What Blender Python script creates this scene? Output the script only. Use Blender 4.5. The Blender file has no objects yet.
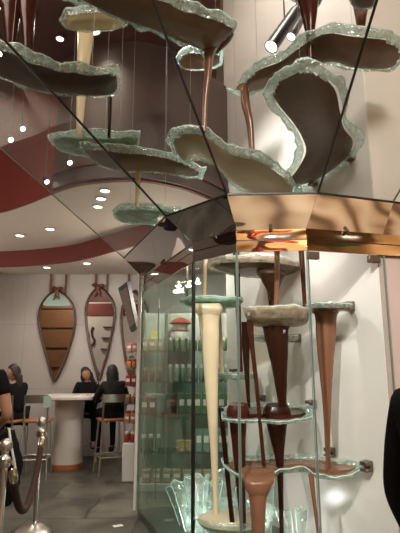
import bpy, math, random
from mathutils import Vector, noise
random.seed(7)
SC = bpy.context.scene
COL = SC.collection
PI = math.pi
CAM_Z, PITCH, FOC = 1.5, math.radians(11.6), 480.0

# ------------------------------------------------------------------ measuring
def ray(u, v):
    dy = 266.5 - v
    return Vector((u - 200, FOC*math.cos(PITCH) - dy*math.sin(PITCH), FOC*math.sin(PITCH) + dy*math.cos(PITCH)))
def ph(u, v, h):                      # point of the place at height h above eye level
    r = ray(u, v); return r*(h/r.z) + Vector((0, 0, CAM_Z))
def pd(u, v, d):                      # point of the place at distance d in front of the camera
    r = ray(u, v); return r*(d/r.y) + Vector((0, 0, CAM_Z))
def mpp(p):                           # metres per pixel at a point
    q = p - Vector((0, 0, CAM_Z)); return (q.y*math.cos(PITCH) + q.z*math.sin(PITCH))/FOC

# ------------------------------------------------------------------ materials
def nt(name):
    m = bpy.data.materials.new(name); m.use_nodes = True
    t = m.node_tree; t.nodes.clear()
    out = t.nodes.new('ShaderNodeOutputMaterial')
    return m, t, out
def N(t, kind, **kw):
    n = t.nodes.new(kind)
    for k, v in kw.items():
        if k in n.inputs: n.inputs[k].default_value = v
        else: setattr(n, k, v)
    return n
def coords(t): return N(t, 'ShaderNodeTexCoord').outputs['Object']
def geopos(t): return N(t, 'ShaderNodeNewGeometry').outputs['Position']
def bump_noise(t, scale, strength, dist=.02, detail=3, vec=None):
    tx = N(t, 'ShaderNodeTexNoise', Scale=scale, Detail=detail)
    if vec is not None: t.links.new(vec, tx.inputs['Vector'])
    b = N(t, 'ShaderNodeBump', Strength=strength, Distance=dist)
    t.links.new(tx.outputs['Fac'], b.inputs['Height'])
    return b.outputs['Normal'], tx.outputs['Fac']
def pbr(name, col, rough=.5, metal=0, var=.12, scale=8, bump=0, bscale=40, coat=0, spec=.5, sss=0, emit=None):
    m, t, out = nt(name)
    p = N(t, 'ShaderNodeBsdfPrincipled', Roughness=rough, Metallic=metal)
    p.inputs['Coat Weight'].default_value = coat
    p.inputs['Specular IOR Level'].default_value = spec
    if sss:
        p.inputs['Subsurface Weight'].default_value = sss
        p.inputs['Subsurface Radius'].default_value = (.02, .012, .008)
    v = geopos(t)
    tx = N(t, 'ShaderNodeTexNoise', Scale=scale, Detail=4); t.links.new(v, tx.inputs['Vector'])
    r = N(t, 'ShaderNodeMixRGB')
    r.inputs[1].default_value = tuple(c*(1-var) for c in col) + (1,)
    r.inputs[2].default_value = tuple(min(1, c*(1+var)) for c in col) + (1,)
    t.links.new(tx.outputs['Fac'], r.inputs[0]); t.links.new(r.outputs[0], p.inputs['Base Color'])
    if bump:
        n, _ = bump_noise(t, bscale, bump, vec=v); t.links.new(n, p.inputs['Normal'])
    t.links.new(p.outputs[0], out.inputs[0])
    return m
def emis(name, col, s):
    m, t, out = nt(name)
    e = N(t, 'ShaderNodeEmission', Strength=s); e.inputs[0].default_value = tuple(col) + (1,)
    t.links.new(e.outputs[0], out.inputs[0]); return m
def clear_glass(name, tint, r0=.05, rmax=.9, rough=0.0):
    """flat pane: sees straight through, mirrors more at a grazing angle"""
    m, t, out = nt(name)
    lw = N(t, 'ShaderNodeLayerWeight', Blend=.5)
    pw = N(t, 'ShaderNodeMath', operation='POWER'); pw.inputs[1].default_value = 4.0
    t.links.new(lw.outputs['Facing'], pw.inputs[0])
    ma = N(t, 'ShaderNodeMath', operation='MULTIPLY_ADD'); ma.inputs[1].default_value = rmax - r0; ma.inputs[2].default_value = r0
    t.links.new(pw.outputs[0], ma.inputs[0])
    tr = N(t, 'ShaderNodeBsdfTransparent'); tr.inputs[0].default_value = tuple(tint) + (1,)
    gl = N(t, 'ShaderNodeBsdfGlossy', Roughness=rough)
    mx = N(t, 'ShaderNodeMixShader')
    t.links.new(ma.outputs[0], mx.inputs[0]); t.links.new(tr.outputs[0], mx.inputs[1]); t.links.new(gl.outputs[0], mx.inputs[2])
    t.links.new(mx.outputs[0], out.inputs[0]); return m
def cast_glass(name, tint, milk, milkcol, bump, bscale, gloss=.18, rough=.06):
    """thick slumped glass: tinted, rippled, a little milky"""
    m, t, out = nt(name)
    v = geopos(t)
    n, fac = bump_noise(t, bscale, bump, dist=.03, detail=4, vec=v)
    tr = N(t, 'ShaderNodeBsdfTransparent'); tr.inputs[0].default_value = tuple(tint) + (1,)
    df = N(t, 'ShaderNodeBsdfDiffuse'); df.inputs[0].default_value = tuple(milkcol) + (1,)
    tl = N(t, 'ShaderNodeBsdfTranslucent'); tl.inputs[0].default_value = tuple(milkcol) + (1,)
    gl = N(t, 'ShaderNodeBsdfGlossy', Roughness=rough)
    for x in (df, tl, gl): t.links.new(n, x.inputs['Normal'])
    a = N(t, 'ShaderNodeMixShader'); a.inputs[0].default_value = .5
    t.links.new(df.outputs[0], a.inputs[1]); t.links.new(tl.outputs[0], a.inputs[2])
    b = N(t, 'ShaderNodeMixShader')
    mr = N(t, 'ShaderNodeMapRange'); mr.inputs['From Min'].default_value = .35; mr.inputs['From Max'].default_value = .65
    mr.inputs['To Min'].default_value = milk*.45; mr.inputs['To Max'].default_value = min(1, milk*1.5)
    t.links.new(fac, mr.inputs['Value']); t.links.new(mr.outputs[0], b.inputs[0])
    t.links.new(tr.outputs[0], b.inputs[1]); t.links.new(a.outputs[0], b.inputs[2])
    c = N(t, 'ShaderNodeMixShader'); c.inputs[0].default_value = gloss
    t.links.new(b.outputs[0], c.inputs[1]); t.links.new(gl.outputs[0], c.inputs[2])
    t.links.new(c.outputs[0], out.inputs[0]); return m
def wavy_metal(name, col, scale, strength, rough=.04):
    m, t, out = nt(name)
    p = N(t, 'ShaderNodeBsdfPrincipled', Metallic=1.0, Roughness=rough); p.inputs['Base Color'].default_value = tuple(col) + (1,)
    v = geopos(t)
    mp = N(t, 'ShaderNodeMapping'); mp.inputs['Scale'].default_value = (.7, .7, 2.0); t.links.new(v, mp.inputs['Vector'])
    n, _ = bump_noise(t, scale, strength, dist=.05, detail=1, vec=mp.outputs[0])
    t.links.new(n, p.inputs['Normal']); t.links.new(p.outputs[0], out.inputs[0]); return m
def tiles(name, c1, c2, cm, sx, sy, mortar, rough, var=.5, nscale=3, bump=.2, axes='xy', distort=0, spec=.5):
    m, t, out = nt(name)
    p = N(t, 'ShaderNodeBsdfPrincipled', Roughness=rough); p.inputs['Specular IOR Level'].default_value = spec
    v = geopos(t)
    sp = N(t, 'ShaderNodeSeparateXYZ'); t.links.new(v, sp.inputs[0])
    cb = N(t, 'ShaderNodeCombineXYZ')
    ax = {'x': 0, 'y': 1, 'z': 2}
    t.links.new(sp.outputs[ax[axes[0]]], cb.inputs[0]); t.links.new(sp.outputs[ax[axes[1]]], cb.inputs[1])
    src = cb.outputs[0]
    br = N(t, 'ShaderNodeTexBrick', Scale=1.0); br.offset = .5 if bump > .15 else 0
    br.inputs['Color1'].default_value = tuple(c1) + (1,); br.inputs['Color2'].default_value = tuple(c2) + (1,); br.inputs['Mortar'].default_value = tuple(cm) + (1,)
    br.inputs['Mortar Size'].default_value = mortar; br.inputs['Brick Width'].default_value = sx; br.inputs['Row Height'].default_value = sy
    if distort:
        nz = N(t, 'ShaderNodeTexNoise', Scale=2.5, Detail=2); t.links.new(src, nz.inputs['Vector'])
        va = N(t, 'ShaderNodeVectorMath', operation='MULTIPLY_ADD'); va.inputs[1].default_value = (distort,)*3
        t.links.new(nz.outputs['Color'], va.inputs[0]); t.links.new(src, va.inputs[2]); src = va.outputs[0]
    t.links.new(src, br.inputs['Vector'])
    nz2 = N(t, 'ShaderNodeTexNoise', Scale=nscale, Detail=6, Distortion=1.0); t.links.new(cb.outputs[0], nz2.inputs['Vector'])
    mr = N(t, 'ShaderNodeMapRange'); mr.inputs['From Min'].default_value = .3; mr.inputs['From Max'].default_value = .7
    mr.inputs['To Min'].default_value = 1-var; mr.inputs['To Max'].default_value = 1+var
    t.links.new(nz2.outputs['Fac'], mr.inputs['Value'])
    mu = N(t, 'ShaderNodeVectorMath', operation='SCALE'); t.links.new(br.outputs['Color'], mu.inputs[0]); t.links.new(mr.outputs[0], mu.inputs['Scale'])
    t.links.new(mu.outputs[0], p.inputs['Base Color'])
    b = N(t, 'ShaderNodeBump', Strength=bump, Distance=.02); t.links.new(nz2.outputs['Fac'], b.inputs['Height']); t.links.new(b.outputs[0], p.inputs['Normal'])
    t.links.new(p.outputs[0], out.inputs[0]); return m
def wood(name, c1, c2, rough=.4, scale=6, stretch=(1, 1, 8)):
    m, t, out = nt(name)
    p = N(t, 'ShaderNodeBsdfPrincipled', Roughness=rough)
    mp = N(t, 'ShaderNodeMapping'); mp.inputs['Scale'].default_value = stretch; t.links.new(geopos(t), mp.inputs['Vector'])
    tx = N(t, 'ShaderNodeTexNoise', Scale=scale, Detail=6, Distortion=.8); t.links.new(mp.outputs[0], tx.inputs['Vector'])
    r = N(t, 'ShaderNodeMixRGB'); r.inputs[1].default_value = tuple(c1) + (1,); r.inputs[2].default_value = tuple(c2) + (1,)
    t.links.new(tx.outputs['Fac'], r.inputs[0]); t.links.new(r.outputs[0], p.inputs['Base Color'])
    t.links.new(p.outputs[0], out.inputs[0]); return m

M = {}
M['floor'] = tiles('slate_floor', (.115, .108, .088), (.070, .068, .058), (.035, .033, .03), 1.1, .75, .012, .36, var=.5, nscale=2.2, bump=.25, distort=.12)
M['walltile'] = tiles('white_glazed_panels', (.56, .535, .53), (.545, .52, .515), (.45, .43, .42), .62, 1.1, .006, .28, var=.03, nscale=2, bump=.03, axes='xz')
M['white'] = pbr('white_plaster', (.68, .64, .60), .6, var=.03)
M['ceil'] = pbr('warm_white_ceiling', (.66, .58, .51), .7, var=.03)
M['red'] = pbr('maroon_paint', (.19, .032, .022), .55, var=.12, scale=3)
M['darkred'] = pbr('dark_maroon_ceiling', (.085, .03, .024), .6, var=.25, scale=1.2)
M['darkbrown'] = pbr('dark_brown_panels', (.055, .030, .024), .5, var=.35, scale=2)
M['bowlSilver'] = cast_glass('silvery_slumped_glass', (.86, .84, .78), .5, (.74, .66, .54), .6, 12, .18)
M['marble'] = pbr('pale_stone', (.74, .70, .66), .24, var=.05, scale=2.5)
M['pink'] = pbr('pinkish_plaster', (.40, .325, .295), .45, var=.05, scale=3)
M['pane'] = clear_glass('clear_pane', (.955, .975, .965), .012, .5)
M['paneGreen'] = clear_glass('green_pane', (.89, .945, .92), .03, .5)
M['canopy'] = clear_glass('canopy_pane', (.93, .95, .94), .016, .6)
M['edge'] = pbr('ground_glass_edge', (.13, .19, .165), .3, var=.1, spec=.4)
M['seal'] = pbr('black_silicone', (.006, .006, .006), .4)
M['bowl'] = cast_glass('slumped_glass', (.95, .955, .935), .008, (.70, .80, .74), .5, 9, .012)
M['bowlGreen'] = cast_glass('green_slumped_glass', (.80, .94, .88), .42, (.66, .86, .77), .35, 9, .08)
M['rim'] = cast_glass('chipped_glass_rim', (.86, .96, .93), .32, (.78, .93, .88), 1.0, 30, .24, .05)
M['crystal'] = cast_glass('crystal_glass', (.90, .98, .95), .22, (.86, .97, .92), .8, 10, .2, .04)
M['dark'] = pbr('dark_chocolate', (.020, .0048, .0028), .22, var=.25, scale=5, coat=0, spec=.16)
M['brown'] = pbr('brown_chocolate', (.046, .0095, .0055), .2, var=.2, scale=5, coat=0, spec=.25)
M['milk'] = pbr('milk_chocolate', (.195, .086, .050), .24, var=.12, scale=5, coat=.2, spec=.35)
M['cream'] = pbr('white_chocolate', (.74, .60, .40), .24, var=.05, scale=4, coat=.3)
M['poolDark'] = pbr('dark_chocolate_pool', (.064, .018, .011), .3, var=.6, scale=9, bump=.35, bscale=16)
M['poolOlive'] = pbr('white_chocolate_pool', (.50, .39, .23), .45, var=.25, scale=6)
M['poolBrown'] = pbr('brown_chocolate_pool', (.17, .080, .045), .4, var=.4, scale=6, bump=.2, bscale=14)
M['copper'] = wavy_metal('polished_copper', (.95, .87, .78), 2.0, .8)  # same mirror metal, with the warm reflection tinted into its colour
M['brass'] = wavy_metal('polished_brass', (.93, .82, .66), 2.6, .6)  # warm reflection tinted into the fascia metal too
M['chrome'] = wavy_metal('polished_steel_mirror', (.60, .58, .57), 1.2, .25, .02)
M['mirror'] = wavy_metal('wall_mirror_glass', (.90, .89, .87), .5, .02, .01)
M['steel'] = pbr('brushed_steel', (.62, .59, .55), .28, metal=1, var=.08, scale=30)
M['brassSteel'] = pbr('satin_brass', (.70, .60, .45), .25, metal=1, var=.08, scale=30)
M['wire'] = pbr('fine_steel_wire', (.30, .28, .26), .5, metal=.3)
M['plinth'] = pbr('grey_green_slab', (.075, .092, .08), .3, var=.2, scale=6)
M['black'] = pbr('black_metal', (.012, .012, .012), .35)
M['bronze'] = pbr('bronze_clamp', (.16, .12, .095), .35, metal=.8)
M['wood'] = wood('honey_wood', (.48, .20, .07), (.30, .11, .035))
M['tanwood'] = wood('tan_wood_wall', (.50, .31, .16), (.36, .21, .10), .5, 4, (1, 1, 6))
def gold_reflector_mat():
    m, t, out = nt('golden_floor_inlay')
    p = N(t, 'ShaderNodeBsdfPrincipled', Roughness=.4)
    w = N(t, 'ShaderNodeTexWave', Scale=.42, Distortion=5.0, Detail=2.0); w.inputs['Detail Scale'].default_value = .8  # painted bands that show as wavy lines in the band's reflection
    t.links.new(geopos(t), w.inputs['Vector'])
    r = N(t, 'ShaderNodeValToRGB'); e = r.color_ramp.elements
    e[0].position, e[0].color = .0, (.22, .14, .08, 1); e[1].position, e[1].color = 1, (.80, .67, .49, 1)
    x = e.new(.35); x.color = (.58, .42, .27, 1)
    t.links.new(w.outputs['Fac'], r.inputs[0]); t.links.new(r.outputs[0], p.inputs['Base Color']); t.links.new(p.outputs[0], out.inputs[0]); return m
M['goldwood'] = gold_reflector_mat()
M['brownwood'] = wood('brown_wood_wall', (.34, .17, .075), (.20, .095, .04), .5, 4, (1, 1, 6))
M['edgeBright'] = pbr('bright_glass_edge', (.62, .82, .76), .12, var=.25, scale=30, spec=.9)
M['choco_frame'] = pbr('dark_brown_frame', (.075, .03, .02), .35)
M['choc_sculpt'] = pbr('red_brown_ornament', (.16, .045, .03), .35, var=.2)
M['rope'] = pbr('brown_velvet', (.055, .022, .016), .85, var=.3, scale=30, bump=.3, bscale=120)
M['skin'] = pbr('skin', (.46, .24, .16), .5, var=.06, sss=.05)
M['hair'] = pbr('black_hair', (.012, .009, .008), .4, var=.3, scale=60, bump=.4, bscale=150)
M['cloth'] = pbr('black_cloth', (.010, .010, .012), .9, spec=.08, var=.3, scale=40, bump=.2, bscale=60)
M['cloth2'] = pbr('black_puffer_cloth', (.013, .012, .013), .6, spec=.2, var=.3, scale=20, bump=.5, bscale=14)
M['jeans'] = pbr('dark_trousers', (.014, .014, .018), .9, spec=.08, var=.3, scale=40)
M['shoe'] = pbr('dark_shoe', (.02, .017, .015), .5)
M['lip'] = pbr('lip', (.28, .09, .07), .5)
M['eye'] = pbr('dark_eye', (.01, .008, .007), .2)
M['paper'] = pbr('white_paper', (.82, .80, .77), .7, var=.02)
M['card'] = pbr('pale_green_card', (.42, .60, .56), .6, var=.1, scale=20)
M['tablewhite'] = pbr('white_laminate', (.72, .68, .64), .35, var=.03)
M['lamp'] = emis('lamp_face', (1, .90, .76), 14)
M['lampdim'] = emis('downlight_face', (1, .88, .74), 9)
M['strap'] = pbr('brown_strap', (.19, .09, .065), .5)
M['screen'] = emis('lit_menu_screen', (.35, .22, .16), .35)

# ------------------------------------------------------------------ mesh builder
class MB:
    def __init__(s): s.v = []; s.f = []; s.mi = []; s.cur = 0
    def add(s, vs, fs):
        o = len(s.v); s.v += [Vector(p) for p in vs]; s.f += [tuple(i+o for i in f) for f in fs]; s.mi += [s.cur]*len(fs); return s
    def box(s, c, d, rz=0, rx=0, ry=0, bev=.0):
        from mathutils import Euler
        R = Euler((rx, ry, rz)).to_matrix(); c = Vector(c); x, y, z = d[0]/2, d[1]/2, d[2]/2
        if bev <= 0: bev = min(x, y, z)*.12
        b = min(bev, min(x, y, z)*.45)
        vs = []; idx = {}
        for sx in (-1, 1):
            for sy in (-1, 1):
                for sz in (-1, 1):
                    for a in range(3):
                        p = [sx*(x-b), sy*(y-b), sz*(z-b)]; p[a] = (sx*x, sy*y, sz*z)[a]
                        idx[(sx, sy, sz, a)] = len(vs); vs.append(R @ Vector(p) + c)
        fs = []
        for a in range(3):
            o = [i for i in range(3) if i != a]
            for sg in (-1, 1):
                q = []
                for (p1, p2) in ((-1, -1), (1, -1), (1, 1), (-1, 1)):
                    k = [0, 0, 0]; k[a] = sg; k[o[0]] = p1; k[o[1]] = p2; q.append(idx[tuple(k) + (a,)])
                fs.append(q)
        for a in range(3):
            o = [i for i in range(3) if i != a]
            for p1 in (-1, 1):
                for p2 in (-1, 1):
                    k1 = [0, 0, 0]; k1[a] = -1; k1[o[0]] = p1; k1[o[1]] = p2
                    k2 = list(k1); k2[a] = 1
                    fs.append([idx[tuple(k1)+(o[0],)], idx[tuple(k2)+(o[0],)], idx[tuple(k2)+(o[1],)], idx[tuple(k1)+(o[1],)]])
        for sx in (-1, 1):
            for sy in (-1, 1):
                for sz in (-1, 1): fs.append([idx[(sx, sy, sz, a)] for a in range(3)])
        return s.add(vs, fs)
    def rings(s, rings, cap=True, closed=True):
        n = len(rings[0]); vs = [p for r in rings for p in r]; fs = []
        for i in range(len(rings)-1):
            for j in range(n if closed else n-1):
                k = (j+1) % n
                fs.append((i*n+j, i*n+k, (i+1)*n+k, (i+1)*n+j))
        if cap:
            fs.append(tuple(range(n-1, -1, -1))); fs.append(tuple((len(rings)-1)*n + j for j in range(n)))
        return s.add(vs, fs)
    def tube(s, pts, r, seg=10, cap=True):
        pts = [Vector(p) for p in pts]; rs = r if isinstance(r, (list, tuple)) else [r]*len(pts); R = []; prev = None
        for i, p in enumerate(pts):
            t = (pts[min(i+1, len(pts)-1)] - pts[max(i-1, 0)]).normalized()
            a = prev if prev is not None else (Vector((0, 0, 1)) if abs(t.z) < .9 else Vector((1, 0, 0)))
            x = (a - t*a.dot(t)).normalized(); prev = x; y = t.cross(x)
            R.append([p + (x*math.cos(2*PI*k/seg) + y*math.sin(2*PI*k/seg))*rs[i] for k in range(seg)])
        return s.rings(R, cap)
    def lathe(s, prof, c=(0, 0, 0), seg=24, axis=None):
        c = Vector(c); R = []
        q = Vector((0, 0, 1)).rotation_difference(Vector(axis).normalized()) if axis is not None else None
        for r, z in prof:
            ring = []
            for k in range(seg):
                p = Vector((r*math.cos(2*PI*k/seg), r*math.sin(2*PI*k/seg), z))
                if q: p = q @ p
                ring.append(p + c)
            R.append(ring)
        return s.rings(R, True)
    def ball(s, c, r, seg=16, sq=(1, 1, 1)):
        c = Vector(c); R = []
        for i in range(seg//2+1):
            a = -PI/2 + PI*i/(seg//2); rr = max(math.cos(a), 1e-3)
            R.append([c + Vector((r*sq[0]*rr*math.cos(2*PI*k/seg), r*sq[1]*rr*math.sin(2*PI*k/seg), r*sq[2]*math.sin(a))) for k in range(seg)])
        return s.rings(R, True)
    def poly(s, bottom, top):                 # prism between two outlines
        n = len(bottom)
        return s.add(list(bottom)+list(top), [tuple(range(n-1, -1, -1)), tuple(range(n, 2*n))] + [(i, (i+1) % n, n+(i+1) % n, n+i) for i in range(n)])
    def slab(s, quad, th):                    # thick flat panel from an outline of coplanar points
        q = [Vector(p) for p in quad]; nrm = (q[1]-q[0]).cross(q[2]-q[0]).normalized()*th/2
        return s.poly([p-nrm for p in q], [p+nrm for p in q])
    def patch(s, quad, th, nu=10, nv=6):      # gently warped panel between four corners
        a, b, c, d = [Vector(p) for p in quad]; nrm = (b-a).cross(d-a).normalized()*th/2
        for sg in (-1, 1):
            s.add([a.lerp(b, i/nu).lerp(d.lerp(c, i/nu), j/nv) + nrm*sg for i in range(nu+1) for j in range(nv+1)],
                  [(i*(nv+1)+j, (i+1)*(nv+1)+j, (i+1)*(nv+1)+j+1, i*(nv+1)+j+1) for i in range(nu) for j in range(nv)])
        q = [p-nrm for p in (a, b, c, d)] + [p+nrm for p in (a, b, c, d)]
        return s.add(q, [(0, 1, 5, 4), (1, 2, 6, 5), (2, 3, 7, 6), (3, 0, 4, 7)])
    def build(s, name, mat, parent=None, smooth=True, origin=None):
        me = bpy.data.meshes.new(name); o = bpy.data.objects.new(name, me); COL.objects.link(o)
        if parent is not None:
            off = Vector((0, 0, 0)); q = parent
            while q is not None: off += q.location; q = q.parent
            o.parent = parent
        else:
            if origin is None:
                xs = [p.x for p in s.v]; ys = [p.y for p in s.v]; zs = [p.z for p in s.v]
                origin = Vector(((min(xs)+max(xs))/2, (min(ys)+max(ys))/2, min(zs)))
            off = Vector(origin); o.location = off
        me.from_pydata([p-off for p in s.v], [], s.f)
        for m in (mat if isinstance(mat, list) else [mat]): me.materials.append(m)
        if isinstance(mat, list):
            for p, i in zip(me.polygons, s.mi): p.material_index = i
        import bmesh
        b = bmesh.new(); b.from_mesh(me); bmesh.ops.remove_doubles(b, verts=b.verts, dist=1e-6)
        bmesh.ops.recalc_face_normals(b, faces=b.faces); b.to_mesh(me); b.free()
        if smooth:
            for p in me.polygons: p.use_smooth = True
            try: me.set_sharp_from_angle(angle=math.radians(38))
            except Exception: pass
        return o
def tag(o, label=None, cat=None, group=None, kind=None):
    if label: o['label'] = label
    if cat: o['category'] = cat
    if group: o['group'] = group
    if kind: o['kind'] = kind
    return o
def thing(name, loc, label, cat, group=None):
    o = bpy.data.objects.new(name, None); COL.objects.link(o); o.location = loc; o.empty_display_size = .05
    return tag(o, label, cat, group)
def struct(o): o['kind'] = 'structure'; return o
def copy_tree(o, parent=None):
    c = o.copy(); COL.objects.link(c)
    if parent is not None: c.parent = parent
    for ch in list(o.children): copy_tree(ch, c)
    return c
def light(name, kind, loc, energy, col, target=None, size=.1, spot=None, blend=.6, parent=None):
    d = bpy.data.lights.new(name, kind); d.energy = energy; d.color = col
    if kind == 'AREA': d.shape = 'DISK'; d.size = size
    elif kind == 'SPOT': d.spot_size = spot; d.spot_blend = blend; d.shadow_soft_size = size
    else: d.shadow_soft_size = size
    o = bpy.data.objects.new(name, d); COL.objects.link(o); o.location = loc
    if target is not None: o.rotation_euler = (Vector(target)-Vector(loc)).to_track_quat('-Z', 'Y').to_euler()
    return o
def catmull(p, n):
    out = []; L = len(p)
    for i in range(L-1):
        a, b, c, d = p[max(i-1, 0)], p[i], p[i+1], p[min(i+2, L-1)]
        for k in range(n):
            t = k/n
            out.append(.5*((2*b) + (c-a)*t + (2*a-5*b+4*c-d)*t*t + (3*b-a-3*c+d)*t*t*t))
    out.append(p[-1].copy()); return out

# ------------------------------------------------------------------ camera
cd = bpy.data.cameras.new('camera'); cam = bpy.data.objects.new('camera', cd); COL.objects.link(cam)
cam.location = (0, 0, CAM_Z); cam.rotation_euler = (PI/2 + PITCH, 0, 0)
cd.sensor_fit = 'VERTICAL'; cd.sensor_height = 24; cd.lens = FOC/533*24; cd.clip_start = .05
SC.camera = cam

# ================================================================== THE SETTING
Hh = lambda h: CAM_Z + h
ctop = lambda x: Hh(5.2) if x > .2 else Hh(3.42)
# floor
struct(MB().box((-1, 3, -.05), (16, 14, .1)).build('floor', M['floor'], smooth=False))
gold_reflector = MB().poly([Vector((x, y, .0005)) for x, y in ((-.6, 1.2), (5.5, 1.2), (5.5, 4.35), (1.36, 3.42), (-.2, 3.2))], [Vector((x, y, .004)) for x, y in ((-.6, 1.2), (5.5, 1.2), (5.5, 4.35), (1.36, 3.42), (-.2, 3.2))])
struct(gold_reflector.build('floor_inlay', M['goldwood'], smooth=False))  # unseen golden floor added for the mirror band to reflect
# far wall with the mirrors
struct(MB().box((-1.0, 8.58, 2.5), (5.2, .14, 5)).build('wall_back', M['walltile'], smooth=False))
# curved corner at left
arc_c = Vector((-3.35, 7.2, 0)); pts = []
for k in range(25):
    a = PI/2 + (PI*.56)*k/24
    pts.append(Vector((arc_c.x + 1.3*math.cos(a), arc_c.y + 1.3*math.sin(a), 0)))
w = MB(); R = []
for p in pts:
    n = (p - arc_c).normalized()*.1
    R.append([p, p + n, p + n + Vector((0, 0, 3.3)), p + Vector((0, 0, 3.3))])
w.rings(R); struct(w.build('wall_left', M['walltile']))
struct(MB().box((-6.6, 7.0, 1.75), (4.0, .14, 3.5)).build('wall_left_far', M['white'], smooth=False))
struct(MB().box((-8.9, 3, 2.5), (.14, 13, 5)).build('wall_side', M['white'], smooth=False))
# wall behind the camera: tan wood at left, white in the middle with a red band, golden wood at right
struct(MB().box((-7.0, -3.08, 2.5), (3.8, .14, 5)).build('wall_rear_wood', M['brownwood'], smooth=False))
struct(MB().box((-2.9, -3.08, 2.5), (4.4, .14, 5)).build('wall_rear_white', M['white'], smooth=False))
struct(MB().box((3.2, -3.08, 3.35), (7.8, .14, 6.7)).build('wall_rear_gold', M['tanwood'], smooth=False))
struct(MB().box((6.9, .5, 3.35), (.14, 8, 6.7)).build('wall_side_right', M['tanwood'], smooth=False))
struct(MB().box((-2.9, -2.99, 3.75), (4.4, .05, .5)).build('trim_rear_red', M['red'], smooth=False))
for i in range(5):
    struct(MB().box((-7.0, -2.98, .6+.8*i), (3.8, .06, .022)).build('trim_%d' % (i+1), M['choco_frame'], smooth=False))
# ceilings: far low ceiling, red drop, middle ceiling, curved red fascia, high maroon ceiling
low_edge = [ph(u, v, 1.6) for u, v in ((-160, 262), (-80, 267), (0, 267), (60, 263), (92, 257), (118, 250), (150, 243), (210, 238), (300, 232))]
low_edge = catmull(low_edge, 6)
near_edge = [ph(u, v, 1.86) for u, v in ((-200, 232), (-110, 226), (-40, 219), (0, 212), (28, 203), (50, 194), (78, 185), (115, 181), (150, 182), (190, 191), (224, 206), (246, 216))]
near_edge = catmull(near_edge, 6)
def strip(name, edge, ydeep, z0, z1, mat):
    b = MB(); R = []
    for p in edge: R.append([Vector((p.x, p.y, z0)), Vector((p.x, ydeep, z0)), Vector((p.x, ydeep, z1)), Vector((p.x, p.y, z1))])
    b.rings(R); return struct(b.build(name, mat))
strip('ceiling_low', [p + Vector((0, .03, 0)) for p in low_edge], 8.5, Hh(1.6), Hh(1.6)+.3, M['ceil'])
def fascia(name, edge, z0, z1, mat):
    b = MB(); R = []
    for p in edge: R.append([Vector((p.x, p.y-.03, z0)), Vector((p.x, p.y+.03, z0)), Vector((p.x, p.y+.03, z1)), Vector((p.x, p.y-.03, z1))])
    b.rings(R); return struct(b.build(name, mat))
fascia('trim_drop_red', low_edge, Hh(1.595), Hh(1.87), M['red'])
strip('ceiling_middle', [p + Vector((0, .03, 0)) for p in near_edge], 8.5, Hh(1.86), Hh(1.86)+.3, M['ceil'])
fascia('wall_fascia_red', near_edge, Hh(1.855), Hh(3.42), M['red'])
struct(MB().box((-4.4, 2.9, Hh(3.45)), (9.2, 12, .06)).build('ceiling_high', M['darkred'], smooth=False))
struct(MB().box((3.6, 2.9, Hh(5.23)), (7.0, 12, .06)).build('ceiling_fountain', M['ceil'], smooth=False))
struct(MB().box((.19, 2.9, Hh(4.34)), (.03, 12, 1.75)).build('wall_step', M['ceil'], smooth=False))
dark_edge = [p + Vector((.0, -.05, 0)) for p in near_edge if p.x > -1.62]
fascia('wall_fascia_brown', dark_edge, Hh(1.87), Hh(3.42), M['darkbrown'])  # dimming through the glass painted as a darker sheet before the red fascia
fascia('trim_fascia', [p + Vector((0, -.03, 0)) for p in dark_edge], Hh(2.02), Hh(2.07), M['choco_frame'])
# white stone wall of the fountain, running back from its right corner
WA, WB = Vector((1.325, 3.50, 0)), Vector((.305, 5.53, 0))
wd = (WB-WA).normalized(); wn = Vector((wd.y, -wd.x, 0))
if wn.x < 0: wn = -wn
def prism_wall(name, a, b, n, th, z0, z1, mat):
    q = [a, b, b+n*th, a+n*th]
    return struct(MB().poly([Vector((p.x, p.y, z0)) for p in q], [Vector((p.x, p.y, z1)) for p in q]).build(name, mat, smooth=False))
prism_wall('wall_fountain', WA, WB, wn, .12, 0, Hh(5.2), M['marble'])
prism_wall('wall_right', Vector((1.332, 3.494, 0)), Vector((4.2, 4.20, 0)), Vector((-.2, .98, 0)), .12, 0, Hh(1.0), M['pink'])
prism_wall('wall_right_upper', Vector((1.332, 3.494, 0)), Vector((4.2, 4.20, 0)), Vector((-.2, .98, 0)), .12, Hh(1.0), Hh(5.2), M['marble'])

# ================================================================== FOUNTAIN ENCLOSURE
Bp = [ph(143, 292, .8), ph(193.5, 262, .8), ph(237, 252, .8), ph(307, 250.5, .8), ph(386.5, 255.5, .8)]
Bp[4] = Vector((1.372, 3.485, Hh(.8)))
Bx = Bp[4] + (Bp[4]-Bp[3])*.55; Bx.z = Hh(.8)
Tp = [ph(124, 258, 1.155), ph(166, 216, 1.155), ph(227, 194.5, 1.155), ph(318, 193, 1.155), ph(393, 202, 1.155)]
Up = [ph(0, 148, 1.9), ph(0, 35, 1.9), ph(152, 0, 1.9), ph(377, 0, 1.9), None]
Up[4] = Tp[4] + Vector((.30, -.86, .745))
Up = [t + (u-t)*1.13 for t, u in zip(Tp, Up)]
Tx = Tp[4] + Vector((.75, .28, 0)); Ux = Up[4] + Vector((.9, .30, 0))
UP = Vector((0, 0, 1))
def low(p, z): return Vector((p.x, p.y, z))
names = ['leftmost tall glass pane, seen almost edge-on beside the product shelves',
         'tall glass pane between the black joint and the white chocolate pour',
         'tall glass pane in front of the dark chocolate pours',
         'tall glass door pane at right with bronze clips along its top']
def inset(a, b, g): d = (b-a).normalized()*g; return a+d, b-d
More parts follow.
